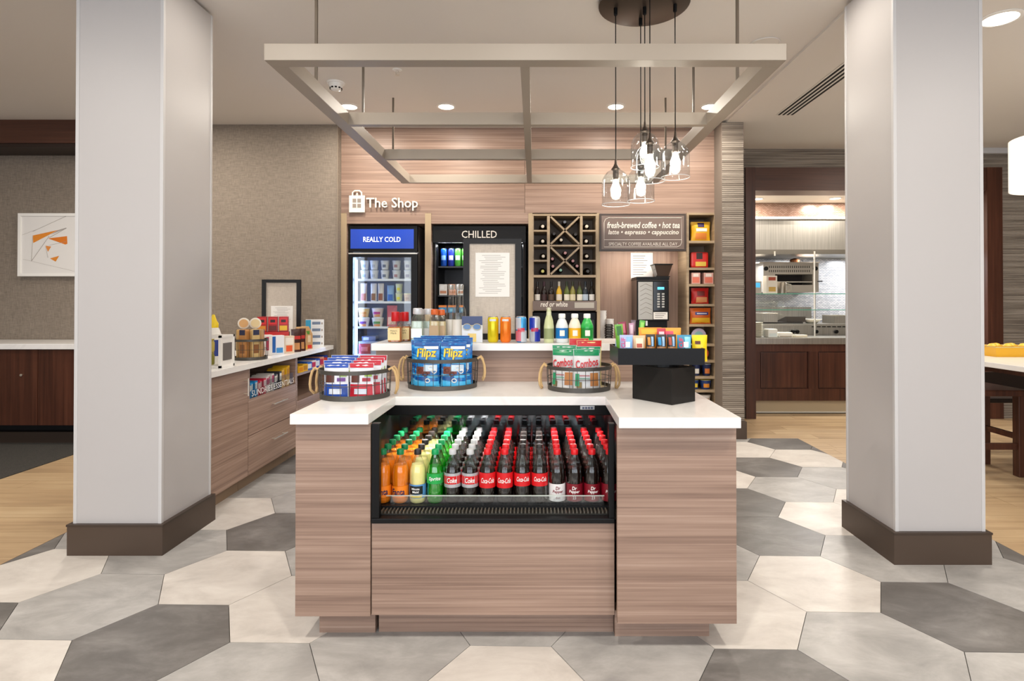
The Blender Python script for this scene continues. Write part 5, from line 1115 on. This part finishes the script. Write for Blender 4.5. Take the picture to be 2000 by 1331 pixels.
for k in range(2):
    o = mk('relish_jar', glathe([(0, 0), (.03, 0), (.033, .01), (.033, .06), (.028, .07)], 0, 0, 14), P(('#8f8a34', '#c9b45a')[k], .2), smooth=True, loc=(0, 0, 0)); tag(o, ('olive jar low inside the white cube', 'yellow jar stacked inside the white cube')[k], 'jar')
    mk('lid', glathe([(.03, .07), (.03, .082), (0, .083)], 0, 0, 14), P('#b9a85a', .3, .5), o, True); o.location = (-2.085, 3.68, LZ+.0145+k*.0835)
sb = mk('squeeze_bottle', glathe([(0, 0), (.045, 0), (.05, .01), (.05, .19), (.035, .235), (.016, .26)], 0, 0, 18), P('#eceae6', .3), smooth=True, loc=(0, 0, 0)); tag(sb, 'white squeeze bottle with yellow cap beside the left pillar', 'bottle')
mk('cap', glathe([(.03, .24), (.032, .27), (.02, .29), (.008, .33), (0, .332)], 0, 0, 14), P('#f0d01c', .4), sb, True); ring(sb, 'label_print', .0505, .05, .16, P('#2b3f8f', .4), -100, -20); sb.location = (-2.19, 3.92, LZ)
bk = basket('wire basket of round sandwich packs on the snack counter', -2.07, 4.19, .118, .118, LZT, .15, 20, False)
for k in range(6):
    a = R(60*k+20); carton('sandwich_pack', 'wrapped sandwich pack in the snack counter basket, %s around the ring' % ORD(k), 'snack pack', (-2.07+.068*math.cos(a), 4.19+.068*math.sin(a), LZT+.007), a+R(90), .055, .045, .21, P(('#b98f5a', '#d9c08a', '#a87a4a', '#cda86a', '#c08850', '#d0b27a')[k], .35), [(.1, .9, .82, 1, P('#2f3350', .4)), (.15, .85, .2, .5, P('#8a5a34', .4))], grp='packs in the snack counter basket', bev=.006)
for k, (px_, c) in enumerate(((455.5, '#d9a86a'), (472.5, '#e6cf9c'))):
    Y = 4.19; g = glathe([(.036, -.012), (.04, -.008), (.04, .008), (.03, .013), (0, .013)], 0, 0, 20)
    o = mk('round_cracker_pack', ([(x, -z, y) for x, y, z in g[0]], g[1]), P('#eee6da', .35), smooth=True, loc=(0, 0, 0)); tag(o, ('left', 'right')[k]+' round cracker pack propped on the basket top', 'snack pack')
    mk('printed_disc', ([(.03*math.cos(R(q*20)), -.0142, .03*math.sin(R(q*20))) for q in range(18)], [tuple(range(18))]), P(c, .4), o); o.location = (-2.115+k*.075, Y-.01+.02*k, LZT+.262); o.rotation_euler = (0, 0, R(25))
gcart('cracker_box', 'white and pink cracker box beside the wire basket', (-2.10, 4.47), 0, 40, .10, .06, .16, '#ece8e6', [(.55, .75, .25, .9, '#c4325a'), (.1, .45, .1, .5, '#d9a67c')])
gcart('cracker_box', 'white and blue cracker box right of the pink one', (-2.055, 4.58), 0, 40, .10, .06, .15, '#e8eaf0', [(.1, .35, .1, .95, '#1f62b4'), (.4, .9, .08, .35, '#3f8fd2')])
gcart('cracker_box', 'pale box with a red dot between blue box and jerky', (-2.005, 4.685), 0, 38, .08, .05, .14, '#e2cdb4', [(.2, .8, .1, .45, '#e05a2c'), (.1, .9, .5, .9, '#efe6da')])
Y0 = 4.72
for k in range(3):
    x_ = -2.235+k*.075
    o = carton('jerky_bag_box', 'red jerky carton on the stand, %s of three' % ('leftmost', 'middle', 'rightmost')[k], 'box', (x_, Y0+.03*k, LZ+.1705), R(18), .072, .06, .125, P('#b0181c', .35), [(.08, .92, .5, .92, P('#d8252a', .4)), (.1, .9, .08, .4, P(('#d98a2c', '#6a2a24', '#ecc02c')[k], .4)), (.25, .75, .62, .8, P('#2a1212', .4))], grp='red jerky cartons')
js = carton('jerky_stand', 'dark red stepped jerky stand under the red cartons', 'display stand', (-2.16, Y0+.03, LZ), R(18), .25, .10, .17, P('#5a1414', .4), [(.0, 1, .45, 1, P('#c4201e', .4)), (.3, .7, .1, .4, P('#7a2a1c', .4))])
for k in range(2):
    pouch('jerky_pouch', 'brown jerky pouch in front of the red stand, %s from the left' % ORD(k), 'jerky pouch', (-1.985, 4.79+k*.09, LZ), R(40), .085, .19, .04, P(('#3f1f1a', '#4a231d', '#3a1a16')[k], .3), [(-.8, .8, .55, .7, P('#c4302a', .4)), (-.6, .6, .1, .4, P('#c98f5a', .4))], (), 'stand', seed=60+k)
for k in range(2):
    Y = 4.98+k*.11; o = mk('trail_mix_bag', gmove(xz(gprism([(-.055, 0), (.055, 0), (.055, .13), (.02, .2), (-.02, .2), (-.055, .13)], -.03, .03)), (0, 0, 0)), P('#c9a070', .45), loc=(0, 0, 0), bev=.004); tag(o, ('tan gable-top snack bag, nearer of two', 'tan gable-top snack bag, farther of two')[k], 'snack bag', 'tan gable-top bags')
    for j, (z0, z1, c) in enumerate(((.005, .035, '#d8352a' if k else '#e8a82c'), (.06, .12, '#e6d2b0'), (.13, .16, '#5a9a3c'))):
        mk('printed_panel', gbox(-.045+.01*j, .045-.01*j, -.0315, -.0302, z0, z1), P(c, .4), o)
    o.location = (-2.03, Y, LZ); o.rotation_euler = (0, 0, R(50))
for k in range(4):
    gcart('biscuit_carton', 'white and blue carton in the stack at the counter end, %s from the bottom' % ORD(k), 615, 678-1.5, 22, .16, .12, .062, '#e9ebee', [(.0, .28, 0, 1, '#2a9cc8' if k > 1 else '#e9ebee'), (.35, .8, .3, .7, '#6f7f9a'), (.85, .92, .3, .6, '#9a8f88')], 'white biscuit cartons', LZ+k*.0625)
# ------------------------------------------------------------------ kitchen behind the serving window
KY = 6.70; kx0, kx1 = 2.35, 5.29; kz0, kz1 = Z_(672.5, KY), Z_(660, KY)
kc = empty('serving_counter', (3.8, 6.9, 0), 'dark panelled serving counter with a steel top in the kitchen window', 'counter')
box('base', kx0, kx1, KY+.02, 7.10, .14, kz0, M_DARKW, kc); box('toe_kick', kx0, kx1, KY+.03, 7.05, 0, .14, P('#b3a083', .55), kc); box('skirting_strip', kx0, kx1, KY, KY+.03, 0, .012, P('#d9d2c4', .4), kc)
box('steel_top', kx0, kx1, KY-.03, 7.10, kz0, kz1, M_STEEL, kc, .003)
pz0, pz1 = Z_(760, KY), Z_(687, KY)
edges = [X_(1484, KY), X_(1578, KY)]; pw_ = edges[1]-edges[0]; x = edges[0]; xs = []
while x+pw_ < kx1: xs.append(x); x += pw_+.115
rails = [gbox(kx0, kx1, KY, KY+.02, .14, pz0), gbox(kx0, kx1, KY, KY+.02, pz1, kz0)]
mk('rail', rails[0], M_DARKW, kc); mk('rail', rails[1], M_DARKW, kc)
px = kx0
for x in xs+[kx1]:
    if x > px: box('stile', px, x, KY, KY+.02, pz0, pz1, M_DARKW, kc)
    px = x+pw_
for x in xs: box('raised_panel', x+.012, x+pw_-.012, KY+.006, KY+.02, pz0+.012, pz1-.012, M_DARKW, kc, .004)
KT = kz1+.0005
# hood and tiled soffit
hd_ = empty('extraction_hood', (3.8, 7.7, 1.9), 'wide stainless extraction hood under a bronze tiled band', 'hood')
hy = 7.32
box('tiled_band', 2.35, 5.29, hy, 8.09, Z_(424, hy), kz-.001, M_BRONZE, hd_); box('cream_moulding', 2.35, 5.29, hy-.03, 8.09, Z_(428.5, hy), Z_(424, hy), M_CREAM, hd_)
box('hood_body', 2.35, 5.29, hy, 8.09, Z_(488, hy), Z_(428.5, hy), M_STEEL, hd_); box('hood_lip', 2.35, 5.29, hy-.02, 8.09, Z_(497, hy), Z_(488, hy), P('#8b857b', .3, .85), hd_)
for p in (1519.5, 1598): mk('suspension_rod', gtube([(X_(p, 7.2), 7.29, Z_(499, 7.2)), (X_(p, 7.2), 7.29, Z_(490, 7.2))], .012, 8), M_CHROME, hd_)
for hx_ in (2.9, 3.7, 4.5):
    area_light('hood_lamp', (hx_-3.8, -.05, Z_(497, hy)-1.9-.02), (0, 0, 0), .18, .12, 11, (.95, .97, 1), hd_)
# sneeze guard
sgd = empty('sneeze_guard', (3.6, 6.95, kz1), 'two-tier clear glass sneeze guard with green edges on the counter', 'sneeze guard')
gz1, gz2 = Z_(574, 6.9), Z_(605, 6.9)
for z in (gz1, gz2):
    mk('glass_shelf', gbox(2.36, 5.28, 6.86, 7.14, z-.006, z), M_GLASS, sgd); box('green_edge', 2.36, 5.28, 6.855, 6.86, z-.007, z+.001, M_GREENEDGE, sgd)
for xp in (2.40, X_(1599, 6.9), 4.7): mk('post', gtube([(xp, 7.0, KT), (xp, 7.0, gz1+.48 if xp == X_(1599, 6.9) else gz1)], .011, 8), M_CHROME, sgd, True)
mk('curved_cover', yz(gprism([(6.88+.10+.11*math.cos(R(k)), gz2+.012+.10*math.sin(R(k))) for k in range(0, 181, 20)], 2.40, X_(1531, 6.9))), M_GLASS, sgd, True)
# range with knobs
rg = empty('griddle_range', (3.7, 7.5, 0), 'stainless griddle range with black knobs behind the counter', 'range')
ry = 7.22; rz1 = Z_(633, ry)
box('range_body', 2.45, 5.2, ry, 7.95, 0, rz1-.03, M_STEEL, rg); box('range_top', 2.45, 5.2, ry-.02, 7.95, rz1-.03, rz1, M_STEEL, rg, .003)
box('griddle_plate', X_(1488, ry), X_(1572, ry), ry+.05, 7.9, rz1, rz1+.02, P('#2a2826', .4), rg)
for p in (1547, 1556, 1593, 1632, 1672): mk('knob', ([(X_(p, ry)+a_, ry-.004-c_, Z_(648, ry)+b_) for a_, b_, c_ in glathe([(.024, 0), (.024, .022), (.018, .028), (0, .028)], 0, 0, 14)[0]], glathe([(.024, 0), (.024, .022), (.018, .028), (0, .028)], 0, 0, 14)[1]), M_BLACK, rg, True)
for i in range(8): box('vent_slot', X_(1585+i*10, ry), X_(1592.5+i*10, ry), ry-.003, ry, Z_(639.5, ry), Z_(637.5, ry), M_BLACK, rg)
spl = tag(box('steel_splashback', 2.45, 3.85, 7.96, 8.085, rz1, Z_(600, 7.96), M_STEEL), 'low steel splashback behind the griddle', 'splashback')
# salamander broiler on the wall
sy = 7.62; s0, s1 = X_(1491, sy), X_(1599, sy); sz0_, sz1_ = Z_(571, sy), Z_(514, sy)
sm = empty('salamander_broiler', ((s0+s1)/2, 7.85, sz0_), 'steel wall broiler with vent slots and an open dark oven slot', 'broiler')
mk('broiler_body', join(gbox(s0, s1, sy, 8.095, Z_(536, sy), sz1_), gbox(s0, s1, sy, 8.095, sz0_, Z_(557, sy)), gbox(s0, X_(1514, sy), sy, 8.095, Z_(557, sy), Z_(536, sy)), gbox(X_(1587, sy), s1, sy, 8.095, Z_(557, sy), Z_(536, sy)), gbox(X_(1514, sy), X_(1587, sy), 8.0, 8.095, Z_(557, sy), Z_(536, sy))), P('#a8a095', .4, .5), sm)
box('oven_cavity', X_(1514, sy), X_(1587, sy), sy+.3, 8.0, Z_(557, sy), Z_(536, sy), P('#2a201a', .7), sm)
box('rack_shelf', X_(1514, sy), X_(1587, sy), sy+.01, sy+.3, Z_(552, sy), Z_(550, sy), M_CHROME, sm)
for r_ in (0, 1):
    for i in range(20): box('vent_slot', X_(1502+i*4.1, sy), X_(1503.6+i*4.1, sy), sy-.003, sy, Z_(524+r_*8, sy), Z_(519.5+r_*8, sy), P('#3a332c', .6), sm)
for p in (1495.5, 1592): mk('knob', ([(X_(p, sy)+a_, sy-.002-c_, Z_(525, sy)+b_) for a_, b_, c_ in glathe([(.028, 0), (.028, .02), (0, .02)], 0, 0, 14)[0]], glathe([(.028, 0), (.028, .02), (0, .02)], 0, 0, 14)[1]), M_BLACK, sm)
mk('lever', gtube([(X_(1596, sy), sy-.01, Z_(550, sy)), (X_(1603, sy), sy-.05, Z_(550, sy))], .008, 6), M_BLACK, sm)
box('top_shelf', s0-.06, s1+.01, sy-.02, 8.095, sz1_, sz1_+.012, P('#9c8f80', .5), sm)
tp = mk('copper_pot', glathe([(0, 0), (.065, 0), (.075, .05), (.06, .07), (.02, .085), (0, .09)], 0, 0, 18), P('#6a3f22', .25, .6), smooth=True, loc=(0, 0, 0)); tag(tp, 'copper pot on top of the wall broiler', 'pot'); mk('handle', gtube([(.06, 0, .05), (.12, 0, .06), (.12, 0, .02), (.07, 0, .015)], .007, 6), M_BLACK, tp); tp.location = (X_(1556, 7.7), 7.75, sz1_+.0125); tp.scale = (.85, .85, .7)
# things on the sneeze guard and counter
gz = gz1+.0005
carton('menu_box', 'white food box with a brown print on the glass shelf', 'box', (X_(1504, 6.95), 6.95, gz), R(6), .135, .09, .215, P('#e6dfd2', .4), [(.18, .85, .74, .93, P('#a84c34', .5)), (.2, .85, .12, .38, P('#c9a456', .5))])
carton('register_screen', 'small grey terminal with a blue screen on the glass shelf', 'terminal', (X_(1478, 6.95), 6.95, gz), R(20), .10, .05, .15, P('#bdb8b0', .4), [(.15, .8, .5, .88, P('#4fb0e0', .3, 0, .6))])
sd = mk('steel_dispenser', glathe([(0, 0), (.055, 0), (.055, .13), (.05, .14), (0, .14)], 0, 0, 18), P('#8d8578', .3, .7), smooth=True, loc=(0, 0, 0)); tag(sd, 'steel canister beside the white food box', 'canister'); mk('handle', gtube([(.05, -.02, .12), (.1, -.03, .11), (.11, -.03, .05), (.05, -.02, .03)], .006, 6), M_CHROME, sd, True); sd.location = (X_(1528, 6.95), 6.97, gz)
def plates(p, Y, r, n, c, lab, dz=.009):
    o = empty('plate_stack', (X_(p, Y), Y, KT), lab, 'plates', None)
    for i in range(n): mk('plate', glathe([(0, 0), (r*.62, 0), (r, .016), (r, .019), (r*.6, .004), (0, .004)], 0, 0, 20), P(c, .4), o, True, local=True).location = (0, 0, i*dz)
    return o
plates(1476, 6.82, .08, 14, '#e6e2d0', 'tall stack of cream plates at the counter left end', .012)
cbx = carton('napkin_pack', 'white napkin pack on the steel counter', 'napkins', (X_(1504.5, 6.78), 6.78, KT), R(10), .12, .11, .10, P('#eef0ea', .6), [(.1, .9, .1, .5, P('#dbe6e4', .6))], bev=.012)
carton('napkin_pack', 'flat white wrapped tray right of the napkin pack', 'napkins', (X_(1531, 6.79), 6.79, KT), R(-4), .17, .12, .06, P('#f0ede2', .6), [(.1, .9, .15, .3, P('#a89a80', .6))], bev=.018)
carton('paper_tray', 'low cream paper tray on the steel counter', 'tray', (X_(1561, 6.78), 6.78, KT), 0, .15, .1, .03, P('#e6ddc6', .6), bev=.008)
zz = rz1+.0205
def pan(nm, lab, p, y, w_, d, h, m):
    x = X_(p, y); o = empty(nm, (x, y, zz), lab, 'pan'); t_ = .006
    mk('pan_body', join(gbox(x-w_/2, x+w_/2, y-d/2, y+d/2, zz, zz+t_), gbox(x-w_/2, x+w_/2, y-d/2, y-d/2+t_, zz+t_, zz+h), gbox(x-w_/2, x+w_/2, y+d/2-t_, y+d/2, zz+t_, zz+h), gbox(x-w_/2, x-w_/2+t_, y-d/2+t_, y+d/2-t_, zz+t_, zz+h), gbox(x+w_/2-t_, x+w_/2, y-d/2+t_, y+d/2-t_, zz+t_, zz+h)), m, o)
    mk('rolled_rim', gtube([(x-w_/2, y-d/2, zz+h), (x+w_/2, y-d/2, zz+h), (x+w_/2, y+d/2, zz+h), (x-w_/2, y+d/2, zz+h)], .006, 6, True), M_CHROME, o); return o
pan('steel_pan', 'steel pan at the left of the griddle', 1496, 7.4, .17, .3, .11, M_STEEL)
zz = rz1+.0005
pan('steel_pan', 'square steel pan at the right of the range', 1632, 7.45, .2, .3, .10, M_STEEL)
wk = mk('griddle_screen', yz(gprism([(7.30, rz1+.021), (7.6, rz1+.021), (7.6, rz1+.028), (7.33, rz1+.09), (7.30, rz1+.09)], X_(1530, 7.4), X_(1566, 7.4))), P('#3a332d', .5)); tag(wk, 'dark wedge grease screen on the griddle', 'screen')
wb2 = mk('white_bowl', glathe([(0, 0), (.06, 0), (.12, .05), (.125, .055), (.11, .045), (.05, .008), (0, .008)], 0, 0, 22), P('#e9e4d6', .3), smooth=True, loc=(0, 0, 0)); tag(wb2, 'wide cream bowl beside the grease screen', 'bowl'); wb2.location = (X_(1585, 7.4), 7.40, rz1+.0005); mk('foot_ring', gopen([(.045, -.0005), (.045, .003)], 0, 0, 20), P('#d9d2c4', .4), wb2, local=True)
# ------------------------------------------------------------------ lounge cabinet and artwork at the far left
lcx = -3.62
lb_ = empty('lounge_cabinet', (-4.9, 5.45, 0), 'long dark walnut cabinet at the left edge', 'cabinet')
box('body', -6.19, lcx, 5.20, 5.745, .18, .868, M_DARKW, lb_)
for a_ in (-6.18, -5.33, -4.475): box('door', a_, a_+.85, 5.18, 5.20, .182, .862, M_DARKW, lb_)
for xk in (-4.62, -5.47): mk('knob', ([(xk+q[0], 5.178-q[2], .635+q[1]) for q in glathe([(.008, 0), (.011, .012), (.0, .014)], 0, 0, 12)[0]], glathe([(.008, 0), (.011, .012), (.0, .014)], 0, 0, 12)[1]), M_CHROME, lb_, True)
box('toe_board', -6.19, lcx, 5.27, 5.3, .003, .10, P('#33271f', .5), lb_); box('recess_shadow', -6.19, lcx, 5.40, 5.745, .003, .18, P('#0f0d0c', .8), lb_);  # near-black recess paints the shadow in the gap above the toe board
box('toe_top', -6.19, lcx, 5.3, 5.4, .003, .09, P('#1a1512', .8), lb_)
ltop = tag(box('lounge_worktop', -6.19, lcx+.02, 5.15, 5.745, .8685, .918, M_QUARTZ, bev=.003), 'white worktop on the dark walnut cabinet at left', 'worktop')
ay = 5.70; a0, a1, az0, az1 = X_(36, ay), X_(36, ay)+.66, at(92, 540, ay)[1], at(92, 417, ay)[1]
a0 = at(36, 480, ay)[0]; a1 = a0+(az1-az0)*1.02
ar = empty('framed_artwork', ((a0+a1)/2, 5.72, az0), 'white framed abstract print with orange shards on the linen wall', 'artwork')
fwid = .028
mk('frame', join(gbox(a0, a1, 5.69, 5.745, az0, az0+fwid), gbox(a0, a1, 5.69, 5.745, az1-fwid, az1), gbox(a0, a0+fwid, 5.69, 5.745, az0+fwid, az1-fwid), gbox(a1-fwid, a1, 5.69, 5.745, az0+fwid, az1-fwid)), P('#f0eeea', .45), ar)
pr_ = box('print', a0+fwid, a1-fwid, 5.70, 5.715, az0+fwid, az1-fwid, P('#e6e3e0', .6), ar)
def pp(zx, zy): # zoom coordinates on the picture to the wall
    q = at(zx/3.327, 200+zy/3.327, 5.70); return q[0], q[1]
for pts_, c in (([(213, 866), (380, 830), (216, 915)], '#e08a2c'), ([(312, 885), (436, 870), (438, 920), (425, 925)], '#dc7a22'), ([(295, 932), (333, 938), (312, 972)], '#e08f45'), ([(325, 1015), (385, 998), (362, 1036)], '#e08a2c'), ([(430, 815), (380, 830), (330, 860), (432, 820)], '#a9a39e')):
    V = [pp(*q) for q in pts_]; mk('painted_shard', ([(x, 5.6993, z) for x, z in V], [tuple(range(len(V)))]), P(c, .6), pr_)
for i, ((xa, ya), (xb, yb), wd) in enumerate((((213, 840), (430, 740), .004), ((213, 866), (205, 1032), .006), ((320, 870), (205, 1032), .006), ((320, 880), (432, 818), .005), ((297, 935), (312, 1010), .005), ((150, 1020), (490, 1100), .002), ((320, 930), (430, 905), .003), ((145, 862), (230, 830), .002))):
    x, z = pp(xa, ya); x2, z2 = pp(xb, yb); mk('drawn_line', gtube([(x, 5.6995, z), (x2, 5.6995, z2)], wd/2, 4), P('#a8a29c', .6), pr_)
# ------------------------------------------------------------------ dining corner at the right edge
tbx, tby0, tby1 = 3.2, 2.95, 4.72
tb = empty('communal_table', (3.9, 3.85, 0), 'white topped communal table at the right edge', 'table')
box('table_top', tbx, 4.7, tby0, tby1, .836, .872, M_QUARTZ, tb, .003); box('apron', tbx+.25, 4.45, tby0+.2, tby1-.2, .77, .836, M_DARKW, tb)
for xl in (tbx+.75, 4.4):
    for yl in (tby0+.25, tby1-.3): box('leg', xl-.035, xl+.035, yl-.035, yl+.035, 0, .77, M_DARKW, tb)
stx0, stx1, sty0, sty1 = 3.2, 3.64, 4.24, 4.64
st_ = empty('wooden_stool', ((stx0+stx1)/2, (sty0+sty1)/2, 0), 'dark wooden stool tucked under the communal table', 'stool')
box('seat', stx0-.02, stx1+.02, sty0-.02, sty1+.02, .60, .645, M_DARKW, st_, .008)
for a_ in (stx0, stx1-.06):
    for b_ in (sty0, sty1-.06): box('leg', a_, a_+.06, b_, b_+.06, 0, .60, M_DARKW, st_, .004)
for b_ in (sty0+.015, sty1-.045): box('stretcher', stx0+.06, stx1-.06, b_, b_+.03, .20, .245, M_DARKW, st_)
for a_ in (stx0+.015, stx1-.045): box('stretcher', a_, a_+.03, sty0+.06, sty1-.06, .27, .31, M_DARKW, st_)
ch_ = empty('dining_chair', (3.98, 5.1, 0), 'dark chair behind the stool beyond the table', 'chair')
box('seat', 3.75, 4.2, 4.90, 5.32, .43, .47, P('#241814', .4), ch_, .01); box('backrest', 3.75, 4.2, 4.88, 4.905, .50, .70, P('#241814', .4), ch_, .006)
for a_ in (3.76, 4.15):
    for b_ in (4.89, 5.28): box('leg', a_, a_+.035, b_, b_+.035, 0, .43 if b_ > 5 else .62, M_DARKW, ch_)
def tray(lab, x, y, w_, d, c):
    o = empty('food_tray', (x, y, .8725), lab, 'tray', 'yellow food trays on the communal table'); z = .8725
    V = [(x-w_*.46, y-d*.46, z), (x+w_*.46, y-d*.46, z), (x+w_*.46, y+d*.46, z), (x-w_*.46, y+d*.46, z), (x-w_/2, y-d/2, z+.075), (x+w_/2, y-d/2, z+.075), (x+w_/2, y+d/2, z+.075), (x-w_/2, y+d/2, z+.075)]
    mk('tray_body', (V, [(0, 3, 2, 1), (0, 1, 5, 4), (1, 2, 6, 5), (2, 3, 7, 6), (3, 0, 4, 7), (4, 5, 6, 7)]), P(c, .3), o)
    mk('rim', gtube([(x-w_/2, y-d/2, z+.075), (x+w_/2, y-d/2, z+.075), (x+w_/2, y+d/2, z+.075), (x-w_/2, y+d/2, z+.075)], .005, 6, True), P('#c9b070', .3), o)
    for i in range(5): mk('filling', glathe([(.0, .06), (.035, .078), (.02, .095), (0, .1)], x-w_*.35+i*w_*.17, y+(.02 if i % 2 else -.02), 8), P('#e6b83a', .5), o, True, local=False)
    for q in o.children:
        if q.name.startswith('filling'): q.location.z = .8725
    return o
tray('yellow food tray near the pillar on the communal table', 3.72, 4.52, .36, .24, '#e2a81c'); tray('orange-yellow food tray at the right edge of the table', 4.12, 4.52, .36, .24, '#d99a24')
pl = empty('drum_pendant', (3.66, 4.0, ZC-.018), 'white drum pendant lamp cut by the right edge', 'pendant light')
z0, z1 = Z_(368, 4.0), Z_(268, 4.0); r = 3.66-at(1991, 320, 4.0)[0]
mk('drum_shade', gopen([(r, z0), (r, z1), (r-.006, z1), (r-.006, z0), (r, z0)], 3.66, 4.0, 40), P('#efe9de', .6, 0, .5), pl, True); mk('cord', gtube([(3.66, 4.0, z1-.1), (3.66, 4.0, ZC-.018)], .005, 6), M_BLACK, pl); mk('spider', gtube([(3.66-r+.003, 4.0, z1-.03), (3.66, 4.0, z1-.06), (3.66+r-.003, 4.0, z1-.03)], .004, 6), M_CHROME, pl); mk('bulb', glathe([(0, z1-.2), (.03, z1-.17), (.02, z1-.1), (.0, z1-.095)], 3.66, 4.0, 12), P('#fff1dc', .4, 0, 6), pl, True)
